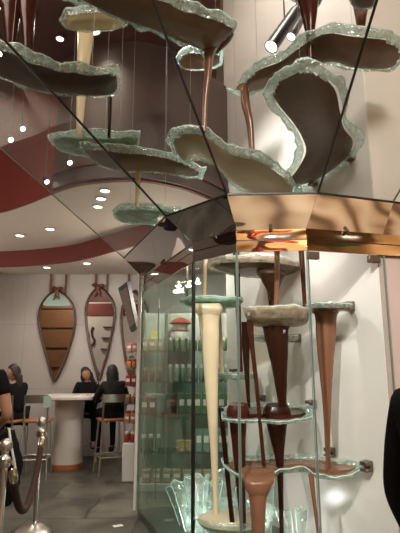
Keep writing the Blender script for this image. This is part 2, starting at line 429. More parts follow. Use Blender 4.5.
for i in range(4):
    a, b = inset(Bp[i], Bp[i+1], .006)
    root = thing('tall_glass_screen', low((a+b)/2, .06), names[i], 'glass pane', 'tall glass panes of the fountain')
    MB().slab([low(a, .06), low(b, .06), low(b, Hh(.80)), low(a, Hh(.80))], .012).build('glass', M['paneGreen'] if i == 0 else M['pane'], root, smooth=False)
    d = (b-a).normalized()
    for q in (a, b):
        s = q
        mat = M['seal'] if (i == 0 and q is b) or (i == 1 and q is a) else M['edge']
        w_ = .010 if mat is M['seal'] else .004
        MB().box((s.x, s.y, (.06+Hh(.8))/2), (w_, .018 if w_ < .01 else .022, Hh(.8)-.06), rz=math.atan2(d.y, d.x)).build('edge_strip', mat, root, smooth=False)
    if i == 3:
        for f in (.06, .86):
            c = a.lerp(b, f); 
            MB().box((c.x, c.y, Hh(.80)-.035), (.095, .035, .055), rz=math.atan2(d.y, d.x), bev=.005).build('clip', M['bronze'], root)
a, b = Bp[0] + Vector((.02, .03, 0)), Vector((.28, 5.56, Hh(.8)))
root = thing('tall_glass_screen', low((a+b)/2, .06), 'rear green-tinted glass pane between the fountain and the product shelves', 'glass pane')
MB().slab([low(a, .06), low(b, .06), low(b, Hh(1.1)), low(a, Hh(1.1))], .012).build('glass', M['paneGreen'], root, smooth=False)
mid = a.lerp(b, .17); MB().box((mid.x, mid.y, 1.2), (.012, .02, 2.2)).build('edge_strip', M['edge'], root, smooth=False)
MB().box((Bp[0].x-.03, Bp[0].y-.02, 1.3), (.035, .035, 2.5), bev=.004).build('corner_post', M['tablewhite'], root)
# mirror band: sloping panels and two-tier fascia
Sb = [p + Vector((0, 0, .165)) for p in Bp]; Sm = [p + Vector((0, 0, .082)) for p in Bp]
Sbx, Smx = Bx + Vector((0, 0, .165)), Bx + Vector((0, 0, .082))
lab = ['sloping dark mirror panel of the band, leftmost', 'sloping dark mirror panel of the band, left of the copper ones',
       'sloping golden mirror panel of the band, above the main dark pour', 'sloping copper mirror panel at the right end of the band']
lab2 = ['narrow leftmost fascia of the band, under the leftmost dark mirror panel', 'narrow dark fascia of the band, above the black glass joint',
        'narrow golden fascia of the band with a red reflection', 'narrow golden fascia of the band with a green reflection']
S5, B5, T5 = Sb + [Sbx], Bp + [Bx], Tp + [Tx]
for i in range(4):
    mt = M['chrome'] if i < 2 else M['copper']; mf = M['chrome'] if i < 2 else M['brass']
    hi = i+1
    pts4 = [S5[i], S5[hi], T5[hi], T5[i]]
    root = thing('mirror_panel', (S5[i]+S5[hi])/2, lab[i], 'mirror panel', 'sloping mirror panels of the band')
    if i == 3: pts4 = [S5[3], Sbx, Tx, T5[4], T5[3]]; pts4 = [S5[3], S5[4], T5[4], T5[3]]
    MB().patch(pts4, .012).build('panel', mt, root)
    if i == 3: MB().patch([S5[4], Sbx, Tx, T5[4]], .012).build('return_panel', mt, root)
    MB().tube([T5[i], T5[hi]], .009, 6).build('top_strip', M['seal'], root)
    if i == 3: MB().tube([T5[4], Tx], .009, 6).build('top_strip', M['seal'], root)
    if i < 3: MB().tube([S5[hi], T5[hi]], .006, 6).build('joint_strip', M['seal'], root)
    MB().tube([S5[i], S5[hi]], .006, 6).build('bottom_strip', M['seal'], root)
    nrm = (S5[hi]-S5[i]).cross(T5[i]-S5[i]).normalized()
    if nrm.y > 0: nrm = -nrm
    c = S5[i].lerp(S5[hi], .5) + (T5[i]-S5[i])*.06 + nrm*.02
    MB().lathe([(.012, -.014), (.014, 0), (.013, .012), (.006, .018)], c, 12, axis=nrm).build('fixing_knob', M['bronze'], root)
    root = thing('band_fascia', (Bp[i]+Bp[hi])/2, lab2[i], 'fascia', 'narrow fascias of the band')
    e = B5[hi] if i < 3 else B5[4]
    MB().slab([Sm[i] + UP*.004, Sm[hi] + UP*.004, Sb[hi] - UP*.006, Sb[i] - UP*.006], .014).build('upper_tier', mf, root, smooth=False)
    MB().slab([Bp[i], Bp[hi], Sm[hi] - UP*.004, Sm[i] - UP*.004], .014).build('lower_tier', mf, root, smooth=False)
    MB().tube([Sm[i], Sm[hi]], .005, 6).build('groove_strip', M['seal'], root)
    if i == 3:
        MB().slab([Smx + UP*.004, Sm[4] + UP*.004, Sb[4] - UP*.006, Sbx - UP*.006], .014).build('upper_tier', mf, root, smooth=False)
        MB().slab([Bx, Bp[4], Sm[4] - UP*.004, Smx - UP*.004], .014).build('lower_tier', mf, root, smooth=False)
# flared glass above the band
lab3 = ['flared upper glass pane, leftmost, under the red fascia', 'flared upper glass pane with two black joints, upper left',
        'flared upper glass pane in the middle, in front of the hourglass bowl', 'flared upper glass pane at right, in front of the white wall']
for i in range(4):
    root = thing('flared_glass_screen', (Tp[i]+Tp[i+1])/2, lab3[i], 'glass pane', 'flared upper glass panes')
    q = [Tp[i], Tp[i+1], Up[i+1], Up[i]]
    c = sum(q, Vector())/4; q = [p + (c-p)*.004 for p in q]
    b = MB()
    nrm = (q[1]-q[0]).cross(q[3]-q[0]).normalized()*.006
    b.add([p-nrm for p in q]+[p+nrm for p in q], [(0, 1, 2), (0, 2, 3), (4, 6, 5), (4, 7, 6), (0, 1, 5, 4), (1, 2, 6, 5), (2, 3, 7, 6), (3, 0, 4, 7)])
    b.build('glass', M['canopy'], root, smooth=False)
    if i < 3: MB().tube([Tp[i+1], Up[i+1]], .0085, 8).build('joint_strip', M['seal'], root)
    else: MB().tube([Tp[4], Up[4]], .006, 8).build('joint_strip', M['edge'], root)
    if i == 0: MB().tube([Tp[0], Up[0]], .006, 8).build('edge_strip', M['edge'], root)

# ================================================================== BOWLS AND CHOCOLATE
def noise1(p, s=1.0): return noise.noise(Vector(p)*s)
def pud(u, d, h): return Vector(((u-200)*(d*math.cos(PITCH) + h*math.sin(PITCH))/FOC, d, CAM_Z+h))
def bowl(label, ribs, hfn, depth, name='glass_bowl', gmat='bowl', pool=None, rimw=.2, seed=0, ripple=.018, th=.012, group=None, wires=(), clamps=(), fill=.45, rimmat='rim', n=7, poolmargin=0.0, ud=None, tilt=0):
    """ribs: pairs of points on the two long edges of the dish; hfn(u,v): height of its plane over eye level"""
    if ud is None: A = catmull([ph(a[0], a[1], hfn(*a)) for a, b in ribs], n); B = catmull([ph(b[0], b[1], hfn(*b)) for a, b in ribs], n)
    if ud is not None:
        A = catmull([pud(q[0], q[2], ud) for q in ribs], n); B = catmull([pud(q[0], q[1], ud-tilt) for q in ribs], n)
    L = len(A); K = 22
    top = []
    for i in range(L):
        s = i/(L-1); e = 1 - abs(2*s-1)**5; row = []
        for k in range(K+1):
            t = -1 + 2*k/K
            tt = math.copysign(1-(1-abs(t))**1.25, t)
            p = A[i].lerp(B[i], (tt+1)/2)
            edge = (abs(tt)**4 + abs(2*s-1)**6)**.25
            prof = 1 - min(1, edge/(1-rimw*.35))**3.2
            z = -depth*prof*e
            ed = max(0, (edge-.72)/.28)
            ctr = (A[i]+B[i])/2
            out = (p-ctr); out.z = 0
            if out.length > 1e-5: out.normalize()
            nz = noise1(p + Vector((seed, 0, 0)), 7)*ripple + noise1(p + Vector((0, seed, 0)), 19)*ripple*.3
            p = p + out*nz*ed
            p.z += z + ed*(.7*noise1(p + Vector((0, 0, seed)), 9)*ripple + .25*noise1(p, 24)*ripple)
            row.append((p, edge))
        top.append(row)
    base = min((r[0] for row in top for r in row), key=lambda q: q.z).z
    c = (A[L//2]+B[L//2])/2
    root = thing(name, Vector((c.x, c.y, base-th)), label, 'glass bowl', group)
    er = 1 - rimw*.8
    def cells(cond):
        return [(i, k) for i in range(L-1) for k in range(K) if cond((top[i][k][1]+top[i+1][k][1]+top[i][k+1][1]+top[i+1][k+1][1])/4)]
    def solid(cl, upz, dnz, nm, mat):
        cs = set(cl); b = MB(); idx = {}; vs = []; fs = []
        def vid(i, k, sd):
            key = (i, k, sd)
            if key not in idx:
                p = top[i][k][0].copy(); p.z = (upz if sd else dnz)(p, top[i][k][1]); idx[key] = len(vs); vs.append(p)
            return idx[key]
        for (i, k) in cl:
            q = [(i, k), (i+1, k), (i+1, k+1), (i, k+1)]
            fs.append([vid(a, c_, 1) for a, c_ in q]); fs.append([vid(a, c_, 0) for a, c_ in reversed(q)])
            for (nb, e0, e1) in (((i, k-1), q[0], q[1]), ((i+1, k), q[1], q[2]), ((i, k+1), q[2], q[3]), ((i-1, k), q[3], q[0])):
                if nb not in cs: fs.append([vid(*e0, 1), vid(*e0, 0), vid(*e1, 0), vid(*e1, 1)])
        b.add(vs, fs); return b.build(nm, mat, root)
    solid(cells(lambda e: e <= er), lambda p, e: p.z, lambda p, e: p.z-th, 'dish', M[gmat])
    solid(cells(lambda e: e > er), lambda p, e: p.z+.004, lambda p, e: p.z-th-.010-.006*noise1(p, 33), 'rim', M[rimmat])
    loop = [top[i][0][0] for i in range(L)] + [top[L-1][k][0] for k in range(1, K)] + [top[i][K][0] for i in range(L-1, -1, -1)] + [top[0][k][0] for k in range(K-1, 0, -1)]
    er_ = [.0034 + .002*noise1(p, 18) for p in loop]
    MB().tube([p - Vector((0, 0, .004)) for p in loop] + [loop[0] - Vector((0, 0, .004))], er_ + [er_[0]], 6).build('edge', M['edgeBright'], root)
    if pool:
        lev = {}
        hz = lambda p, e: max(p.z+.003, ztop(p))
        # the liquid surface follows the dish's own plane
        i0 = L//2; zz = [r[0].z for r in top[i0]]
        def ztop(p):
            # rim height near p minus the free board
            best = min(range(L), key=lambda i: (A[i]+B[i]-2*p).length)
            return (A[best].z+B[best].z)/2 - depth*(1-fill)
        solid(cells(lambda e: e <= er-.04-poolmargin), hz, lambda p, e: p.z+.0015, 'pool', M[pool])
    for (u, v) in wires:
        p = ph(u, v, hfn(u, v))
        MB().tube([p, Vector((p.x+.02*noise1(p, 5), p.y, ctop(p.x)))], .0013, 5).build('wire', M['wire'], root)
    for (u, v) in clamps:
        t = 3.07/(((u-200)/FOC)*(math.cos(PITCH) + (hfn(u, v) if ud is None else ud)/4*math.sin(PITCH)) + .5)
        p = pud(u, t, ud if ud is not None else hfn(u, v)) - wn*.045; ang = math.atan2(wd.y, wd.x)
        b = MB().box(p + Vector((0, 0, .02)), (.07, .05, .03), rz=ang, bev=.005); b.box(p + Vector((0, 0, -.025)), (.07, .05, .022), rz=ang, bev=.004)
        b.box(p + wn*.03, (.07, .03, .075), rz=ang, bev=.005); b.build('clamp', M['bronze'], root)
    return root
def stream(label, path, mat, d=None, flat=.55, lip=None, group=None, name='chocolate_stream', seg=14, pull=0):
    """path: (u, v, width px) at distance d; lip: the same for the wide sheet curling over the bowl's edge"""
    R = []
    full = []
    for q in path:
        dd = q[3] if len(q) > 3 else d
        p = pd(q[0], q[1], dd); full.append((p, q[2]*mpp(p)/2))
    cen = catmull([f[0] for f in full], 6); wid = catmull([Vector((f[1], 0, 0)) for f in full], 6)
    for i, (p, w_) in enumerate(zip(cen, wid)):
        w_ = max(w_.x, .0015)
        w_ *= 1 + .05*noise1(p, 14)
        fl = flat + (1-flat)*min(1, i/(len(cen)*.6))
        R.append([p + Vector((w_*math.cos(2*PI*k/seg), w_*fl*math.sin(2*PI*k/seg), 0)) for k in range(seg)])
    if lip is None:
        return tag(MB().rings(R).build(name, M[mat]), label, 'chocolate', group)
    root = thing(name, R[-1][0], label, 'chocolate', group)
    MB().rings(R).build('stream', M[mat], root)
    LR = []
    full = [(pd(q[0], q[1], q[3] if len(q) > 3 else d), q[2]) for q in lip]
    cen = catmull([f[0] for f in full], 5); wid = catmull([Vector((f[1], 0, 0)) for f in full], 5)
    for p, w_ in zip(cen, wid):
        w_ = max(w_.x*mpp(p)/2, .002)
        LR.append([p + Vector((w_*math.copysign(abs(math.cos(2*PI*k/18))**.8, math.cos(2*PI*k/18)), w_*.6*math.sin(2*PI*k/18), .012*math.sin(2*PI*k/18))) for k in range(18)])
    MB().rings(LR).build('lip', M[mat], root)
    return root
const = lambda h: (lambda u, v: h)

# ---- upper bowls, seen from below through the flared panes
bowl('hourglass-shaped glass bowl full of dark chocolate, upper right, clamped to the white wall',
     [((268, 78), (300, 59)), ((264, 92), (322, 62)), ((270, 106), (345, 80)), ((282, 118), (349, 102)), ((293, 133), (352, 122)), ((297, 150), (362, 135)), ((288, 168), (357, 150)), ((276, 186), (336, 170)), ((280, 194), (312, 189))],
     lambda u, v: 1.84 - (v-58)/137*.255, .07, pool='poolDark', rimw=.27, seed=1, ripple=.045, clamps=((353, 152), (316, 184)), fill=.6, wires=((300, 64),))
bowl('long wavy glass bowl of brown chocolate behind the hourglass bowl, top right',
     [((232, 92), (246, 98)), ((244, 76), (252, 92)), ((258, 62), (268, 86)), ((280, 52), (290, 78)), ((303, 34), (312, 66)), ((325, 22), (334, 62)), ((350, 24), (352, 68)), ((380, 28), (376, 70)), ((398, 36), (393, 69)), ((409, 47), (405, 60))],
     const(2.15), .08, pool='poolBrown', rimw=.26, seed=2, ripple=.05, wires=((257, 62), (352, 24)))
bowl('olive glass bowl of white chocolate just above the golden band',
     [((166, 139), (172, 150)), ((174, 127), (186, 164)), ((196, 124), (200, 158)), ((216, 134), (216, 166)), ((232, 145), (232, 182)), ((252, 148), (250, 193)), ((272, 158), (268, 199)), ((290, 176), (286, 200)), ((303, 187), (298, 196))],
     const(1.55), .07, pool='poolOlive', rimw=.24, seed=3, ripple=.04, wires=((190, 127), (236, 147)))
bowl('big sloping glass bowl of brown chocolate at the top, left of the pink pour',
     [((58, -22), (50, -4)), ((90, -26), (80, 0)), ((128, -20), (118, 17)), ((160, -12), (150, 28)), ((185, 0), (178, 40)), ((215, 8), (196, 48)), ((238, 19), (203, 54)), ((236, 24), (212, 50))],
     const(2.2), .08, pool='poolBrown', rimw=.22, seed=4, ripple=.045, wires=((98, -20), (200, 4)))
bowl('long glass bowl of dark chocolate crossed by the black joint, upper left',
     [((-60, 34), (-52, 60)), ((-20, 34), (-16, 72)), ((12, 42), (10, 80)), ((35, 54), (32, 88)), ((62, 62), (60, 92)), ((92, 66), (90, 94)), ((114, 66), (112, 95)), ((120, 72), (120, 93))],
     const(2.0), .08, pool='poolDark', rimw=.24, seed=5, ripple=.04, wires=((12, 44), (92, 68)))
bowl('pale green glass bowl on the left, under the thin dark trickle',
     [((48, 136), (52, 142)), ((60, 130), (64, 150)), ((84, 130), (86, 154)), ((110, 131), (110, 154)), ((132, 130), (132, 148)), ((140, 132), (139, 145))],
     const(1.88), .07, gmat='bowlGreen', pool='poolOlive', rimw=.26, seed=6, ripple=.03, wires=((70, 131), (120, 131)))
bowl('long brown glass bowl reaching under the pale green bowl, upper left',
     [((80, 143), (84, 152)), ((96, 142), (100, 164)), ((120, 145), (122, 170)), ((145, 147), (146, 170)), ((168, 152), (168, 172)), ((190, 160), (188, 176)), ((206, 168), (202, 178))],
     const(1.78), .07, pool='poolBrown', rimw=.24, seed=7, ripple=.03, wires=((105, 145), (165, 152)))
bowl('small round glass bowl of white chocolate, top left',
     [((60, 18), (64, 25)), ((70, 8), (74, 28)), ((92, 4), (94, 29)), ((116, 6), (114, 27)), ((132, 14), (128, 22))],
     const(2.55), .08, pool='cream', rimw=.26, seed=8, ripple=.03, wires=((75, 9), (118, 8)))
bowl('pale green glass bowl left of the band, lowest of the upper ones',
     [((112, 211), (114, 216)), ((122, 204), (124, 221)), ((142, 203), (144, 223)), ((162, 205), (166, 222)), ((182, 208), (184, 217))],
     const(1.5), .06, gmat='bowlGreen', pool='poolOlive', rimw=.26, seed=9, ripple=.02, wires=((130, 205), (165, 206)))
bowl('small tan glass bowl behind the pink pour, top middle',
     [((176, 58), (178, 64)), ((186, 48), (190, 68)), ((205, 46), (207, 68)), ((224, 50), (222, 63))],
     const(2.7), .07, pool='poolBrown', rimw=.26, seed=10, ripple=.03, wires=((190, 50), (215, 48)))
bowl('dark glass bowl cut by the top of the picture, above the brown pour',
     [((286, -20), (290, -6)), ((300, -26), (302, 5)), ((316, -24), (316, 6)), ((326, -14), (322, -2))],
     const(2.6), .07, pool='poolDark', rimw=.24, seed=11, ripple=.03, wires=((300, -20), (318, -18)))
bowl('small dark glass bowl at the top edge, right of the brown pour',
     [((346, -12), (350, 0)), ((356, -16), (358, 7)), ((370, -14), (370, 6)), ((378, -6), (374, 2))],
     const(2.55), .06, pool='poolDark', rimw=.24, seed=12, ripple=.03, wires=((356, -14), (370, -12)))
# upper streams
UG = None
stream('red-brown chocolate pour at the top left corner', [(27, -8, 19), (27, 10, 17), (28, 30, 12), (28, 62, 8)], 'brown', d=2.95)
stream('wide dark red pour at the far top left, beside the red-brown one', [(8, -12, 26), (10, 4, 22), (11, 18, 16), (10, 60, 7)], 'brown', d=2.93)
stream('white chocolate pour falling from the small round bowl, top left', [(86, 24, 17), (85, 45, 15), (82, 80, 11), (79, 138, 6)], 'cream', d=3.62, lip=[(87, 17, 20), (87, 22, 21), (86, 27, 17)])
stream('thin dark trickle between two bowls, upper left', [(110, 86, 5), (110, 105, 4), (109, 138, 3)], 'dark', d=3.5)
stream('white chocolate trickle onto the lowest green bowl left of the band', [(139, 166, 6), (138, 180, 5), (137, 207, 4)], 'cream', d=4.1)
stream('pink milk chocolate pour left of the grey column, top middle', [(209, 44, 11), (208, 70, 8), (205, 100, 6), (204, 132, 5)], 'milk', d=2.95, lip=[(214, 34, 20), (211, 43, 15), (209, 52, 10)])
stream('red-brown pour curling over a bowl edge, top middle', [(226, 34, 16), (224, 40, 14), (216, 52, 6)], 'brown', d=3.2)
stream('milk chocolate pour into the olive bowl above the band', [(244, 84, 8), (246, 105, 9), (250, 125, 7), (252, 152, 6)], 'milk', d=3.35, lip=[(240, 90, 9), (243, 84, 9), (244, 90, 8)])
stream('brown pour into the hourglass bowl, top right', [(308, -4, 22), (309, 12, 17), (310, 35, 9), (310, 64, 6)], 'brown', d=2.85)
stream('short milk chocolate pour at the top edge, far right', [(361, 2, 18), (361, 12, 13), (361, 28, 8)], 'milk', d=3.15)

# ---- lower bowls
bowl('pale green glass bowl of white chocolate, behind the black joint at left',
     [(180, 4.10, 4.2), (190, 3.95, 4.36), (206, 3.90, 4.42), (222, 3.92, 4.42), (236, 3.98, 4.38), (243, 4.1, 4.24)],
     None, .06, ud=.56, gmat='bowlGreen', pool='cream', rimw=.24, seed=20, ripple=.02, fill=.9, rimmat='bowlGreen')
bowl('glass bowl of dark chocolate just under the golden band',
     [((206, 262), (208, 267)), ((226, 256), (230, 272)), ((252, 254), (254, 275)), ((278, 256), (278, 275)), ((296, 260), (294, 270)), ((306, 264), (302, 267))],
     const(.90), .07, pool='poolDark', rimw=.2, seed=21, ripple=.02, fill=.8, rimmat='bowlSilver')
bowl('large silvery glass bowl of dark chocolate in the middle of the fountain',
     [(243, 3.62, 3.8), (250, 3.5, 3.94), (268, 3.46, 3.98), (288, 3.46, 3.98), (305, 3.5, 3.92), (314, 3.62, 3.78)],
     None, .125, ud=.425, gmat='bowlSilver', pool='poolBrown', rimw=.3, seed=22, ripple=.03, fill=.9, rimmat='bowlSilver')
bowl('flat glass shelf bowl of milk chocolate clamped to the white wall at right',
     [(306, 3.62, 3.8), (316, 3.5, 3.95), (332, 3.48, 3.84), (346, 3.5, 3.72), (352, 3.54, 3.66)],
     None, .045, ud=.45, pool='milk', rimw=.22, seed=23, ripple=.015, clamps=((352, 306),), fill=1.0)
bowl('small pale green glass shelf bowl under the thin white chocolate trickle',
     [(216, 4.6, 4.75), (224, 4.45, 4.95), (240, 4.42, 5.15), (252, 4.5, 4.98), (258, 4.65, 4.8)],
     None, .05, ud=-.075, gmat='bowlGreen', pool='cream', rimw=.22, seed=24, ripple=.015, fill=.8, clamps=((236, 368),))
bowl('thin glass shelf clamped to the white wall beside the main dark pour',
     [(254, 4.1, 4.25), (266, 3.95, 4.45), (284, 3.95, 4.38), (298, 4.0, 4.28)],
     None, .035, ud=.235, pool='poolDark', rimw=.3, seed=25, ripple=.015, clamps=((299, 340),))
bowl('wide glass shelf bowl of dark chocolate with two pours, mid height',
     [(222, 3.62, 3.95), (238, 3.52, 4.25), (258, 3.62, 4.45), (276, 3.5, 4.4), (294, 3.58, 4.25), (312, 3.8, 4.1)],
     None, .05, ud=-.325, tilt=.055, pool='brown', rimw=.26, seed=26, ripple=.02, fill=.9, clamps=((264, 397.5), (314, 403)))
bowl('broad glass shelf bowl of milk chocolate, lowest, clamped to the white wall',
     [((221, 459), (224, 464)), ((234, 457), (240, 475)), ((254, 456), (258, 479)), ((276, 455), (280, 470)), ((298, 455), (302, 467)), ((320, 456), (318, 474)), ((344, 459), (338, 476)), ((366, 464), (360, 470))],
     lambda u, v: -.69 - (v-456)*.0036, .06, pool='milk', rimw=.2, seed=27, ripple=.02, fill=.95, clamps=((333, 452), (370, 462)))
# lower pours
stream('wide white chocolate pour at left of the fountain', [(209, 311, 27), (209, 318, 21), (210, 345, 18), (212, 400, 12), (214, 450, 8), (216, 515, 5)], 'cream', d=4.0, lip=[(207, 303, 26), (208, 308, 30), (209, 314, 24)])
stream('white chocolate trickle from behind the band into the pale green bowl', [(206, 246, 5), (205, 270, 4), (204, 304, 4)], 'cream', d=4.15)
stream('thin white chocolate trickle onto the small green shelf bowl', [(218, 308, 6), (220, 335, 5), (222, 374, 4)], 'cream', d=4.6)
stream('dark chocolate pour from the bowl under the golden band', [(272, 274, 26), (272, 282, 20), (273, 292, 12), (273, 308, 8)], 'dark', d=4.1, lip=[(268, 268, 22), (271, 273, 29), (272, 279, 23)])
stream('milk chocolate trickle in front of the dark pour under the band', [(277, 248, 6), (277, 275, 5), (276, 310, 5)], 'milk', d=3.66)
stream('red-brown trickle just left of the right glass pane joint', [(301, 248, 6), (303, 275, 5), (305, 310, 4)], 'brown', d=3.7)
stream('dark red trickle behind the glass at left of the dark pours', [(236, 250, 7), (237, 275, 6), (239, 330, 5), (241, 372, 4)], 'brown', d=4.4)
stream('main wide dark chocolate pour in the middle of the fountain', [(276, 324, 27), (276, 332, 25), (279, 360, 18), (281, 385, 12), (283, 412, 7)], 'dark', d=3.72, lip=[(275, 316, 24), (276, 322, 30), (276, 329, 26)])
stream('narrow dark pour left of the main dark pour', [(247, 322, 11), (246, 345, 8), (247, 375, 5), (249, 408, 3)], 'dark', d=3.9)
stream('slanting brown trickle in front of the shelves, left of the main dark pour', [(250, 320, 7), (252, 345, 5), (257, 390, 4), (264, 466, 4)], 'brown', d=3.62)
stream('left brown pour over the mid-height shelf bowl', [(238, 412, 20), (238, 424, 17), (239, 450, 13), (241, 490, 9), (244, 540, 6)], 'brown', d=3.68, lip=[(238, 404, 18), (238, 411, 23), (238, 419, 21)])
stream('right dark pour over the mid-height shelf bowl', [(277, 414, 26), (277, 424, 21), (278, 440, 15), (280, 470, 7), (282, 540, 4)], 'dark', d=3.72, lip=[(277, 405, 22), (277, 412, 28), (277, 420, 25)])
stream('milk chocolate pour at right, falling into the lowest bowl', [(325, 309, 27), (326, 316, 22), (326, 335, 20), (326, 365, 15), (327, 410, 8), (328, 468, 4)], 'milk', d=3.74, lip=[(325, 305, 24), (325, 309, 28), (326, 314, 24)])
stream('wide milk chocolate pour from the lowest bowl, bottom of the picture', [(258, 489, 22), (258, 497, 18), (258, 510, 16), (259, 545, 12)], 'milk', d=3.48, lip=[(257, 468.5, 24, 3.68), (257, 470.5, 34, 3.58), (258, 478, 33, 3.50), (258, 487, 27, 3.48), (258, 494, 20, 3.48)])
stream('thin brown trickle below the right end of the lowest bowl', [(311, 474, 6), (314, 500, 4), (320, 545, 4)], 'milk', d=3.6)
stream('thin dark trickle crossing behind the lowest bowl at left', [(221, 408, 5), (225, 450, 5), (234, 540, 5)], 'dark', d=3.8)
# ---- crystal leaves and basin at the bottom left
bas = ph(232, 525, -1.17)
root = thing('glass_basin', Vector((bas.x, bas.y, .06)), 'frosted glass basin of white chocolate among crystal leaves, bottom', 'glass basin')
MB().lathe([(.05, .06), (.12, .08), (.14, .16), (.27, .30), (.33, .41), (.35, .425), (.34, .44), (.30, .41), (.22, .32), (.1, .28), (.01, .28)], (bas.x, bas.y, 0), 36).build('dish', M['crystal'], root)
MB().lathe([(.02, .342), (.24, .342), (.262, .37), (.24, .380), (.02, .383)], (bas.x, bas.y, 0), 32).build('pool', M['cream'], root)
def leaf(label, u0, v0, w_, hgt, lean, d, grp='crystal glass leaves at the bottom', tw=0):
    b = MB(); p0 = pd(u0, v0, d); s = mpp(p0); R = []
    hm = hgt*s; wm = w_*s
    for i in range(9):
        t = i/8
        zz = p0.z + hm*t; xx = p0.x + lean*s*t*t; wdt = wm*(.35+.65*t**.7)*(1 + .08*noise1((i*1.7, u0, 0)))
        yy = p0.y + .10*t*t
        row_f, row_b = [], []
        for k in range(7):
            q = -1 + 2*k/6
            jag = (.16*hm*noise1((k*2.3, u0*.37, i*.05)) if i == 8 else 0)
            pp = Vector((xx + q*wdt/2, yy + .04*q*q + tw*q*.05, zz + jag + .04*hm*(1-q*q)*t))
            row_f.append(pp); row_b.append(pp + Vector((0, .012, 0)))
        R.append(row_f + row_b[::-1])
    root = thing('crystal_leaf', p0, label, 'crystal leaf', grp)
    b.rings(R).build('blade', M['crystal'], root)
    path = [r[0] for r in R] + R[-1][1:7] + [r[6] for r in R[::-1]][1:]
    MB().tube(path, .0042, 6).build('edge', M['edgeBright'], root)
    return root
leaf('jagged crystal glass leaf at the far left of the bottom group, lowest', 184, 527, 24, 32, -8, 4.70)
leaf('crystal glass leaf leaning left, second from the left in the bottom group', 190, 531, 26, 44, -8, 4.55, tw=1)
leaf('crystal glass leaf in the middle of the bottom group, beside the black joint', 198, 540, 26, 55, -2, 4.32)
leaf('crystal glass leaf behind the white chocolate pour, bottom', 210, 535, 20, 46, 4, 4.45)
leaf('tall crystal glass leaf at the right of the bottom left group', 224, 530, 26, 52, 4, 4.6)
leaf('small crystal glass piece under the lowest bowl, left one', 290, 548, 16, 30, -3, 3.9)
leaf('small crystal glass piece under the lowest bowl, right one', 303, 548, 13, 32, 4, 3.95)
leaf('crystal glass leaf behind the wide milk pour at the bottom', 266, 545, 22, 60, 2, 4.3)
MB_base = [low(p, 0) for p in Bp] + [low(WB, 0)]
struct(MB().poly([Vector((p.x, p.y, .001)) for p in MB_base], [Vector((p.x, p.y, .058)) for p in MB_base]).build('floor_plinth', M['plinth'], smooth=False))

# ---- spotlights inside the fountain
def spot_can(label, p, target, r=.035, ln=.16, energy=0, lit=True, angle=1.1, col=(1, .90, .78), grp='spotlights inside the fountain'):
    ax = (Vector(target)-p).normalized()
    root = thing('spotlight', p, label, 'spotlight', grp)
    MB().lathe([(r*.75, -ln), (r, -ln*.9), (r, -.02), (r*1.08, 0), (r*.95, .002), (r*.9, -.012), (.002, -.012)], p, 18, axis=ax).build('can', M['black'], root)
    if lit: MB().lathe([(.001, -.011), (r*.86, -.011), (r*.86, -.006), (.001, -.004)], p, 18, axis=ax).build('lamp_face', M['lamp'], root)
    b = p - ax*ln*.5
    MB().tube([b, Vector((b.x, b.y, ctop(b.x)))], .006, 6).build('rod', M['black'], root)
    if energy: light('spot_beam', 'SPOT', p + ax*.02, energy, col, target, .04, angle)
p, q = pd(271, 47, 3.3), pd(298, 9, 3.42)
spot_can('long black can spotlight with a lit face, upper right', p, p + (p-q), .052, (p-q).length)
p, q = pd(291, 37, 3.5), pd(304, 14, 3.6)
spot_can('shorter black can spotlight behind the long one, upper right', p, p + (p-q), .036, (p-q).length)
for lb, u, v, d in (('small lit spotlight at the far left of the flared glass', 11, 140, 4.4), ('small lit spotlight left of the pale green bowl', 23, 129, 4.6),
                    ('small lit spotlight under the pale green bowl', 70, 163, 4.6), ('small lit spotlight above the leftmost glass edge', 47, 182, 4.9)):
    p = pd(u, v, d); spot_can(lb, p, Vector((p.x*.3, p.y-1.2, p.z-1.3)), .028, .1, 0)  # four added lamps in place of light dots reflected in the glass

# ================================================================== CEILING LIGHTS
def downlight(label, u, v, h, r=.055, energy=40, grp=None, mat='lampdim'):
    p = ph(u, v, h)
    root = thing('ceiling_light', p, label, 'ceiling light', grp)
    MB().lathe([(r*1.0, 0), (r*1.25, -.004), (r*1.25, -.014), (r*1.05, -.016), (r, -.006)], p, 20).build('trim_ring', M['tablewhite'], root)
    MB().lathe([(.001, -.003), (r*.98, -.003), (r*.98, -.009), (.001, -.009)], p, 20).build('lamp_face', M[mat], root)
    if energy:
        light('ceiling_lamp', 'SPOT', p - Vector((0, 0, .03)), energy, (1, .86, .72), p - Vector((0, 0, 2)), .06, 2.2, .9)
warm = (1, .86, .72)
downlight('recessed light in the low ceiling, above the left mirror', 47, 267, 1.6, energy=14, grp='lights in the low ceiling')
downlight('recessed light in the low ceiling, above the right mirror', 87, 263, 1.6, energy=16, grp='lights in the low ceiling')
downlight('recessed light in the middle ceiling, left one', 20, 235, 1.86, energy=30, grp='lights in the middle ceiling')
downlight('recessed light in the middle ceiling, nearer the glass edge', 50, 228.5, 1.86, energy=30, grp='lights in the middle ceiling')
for k, (u, v) in enumerate(((105, 190), (101, 198), (98, 206))):
    downlight(('first', 'second', 'third')[k] + ' from the top of three ceiling lights seen through the leftmost flared glass', u, v, 1.86, .05, 12, 'three lights seen through the glass')
hl = [('bright recessed light near the top left corner', 26, 13, 60), ('bright recessed light right of the white chocolate pour, top left', 93, 29, 60), ('bright recessed light below the white chocolate pour bowl', 103, 60, 60),
      ('bright recessed light left of the olive bowl', 161, 73, 60), ('small recessed light beside the pink pour', 200, 79, 40), ('small recessed light at the left edge, high', 2, 6, 0),
      ('small recessed light above the thin dark trickle', 118, 48, 0), ('small recessed light in the high ceiling, middle left', 60, 38, 0), ('faint recessed light right of the pale green bowl', 148, 55, 0)]
for lb, u, v, e in hl:
    downlight(lb, u, v, 3.40, .07 if e else .035, e, 'lights in the high ceiling', 'lamp')

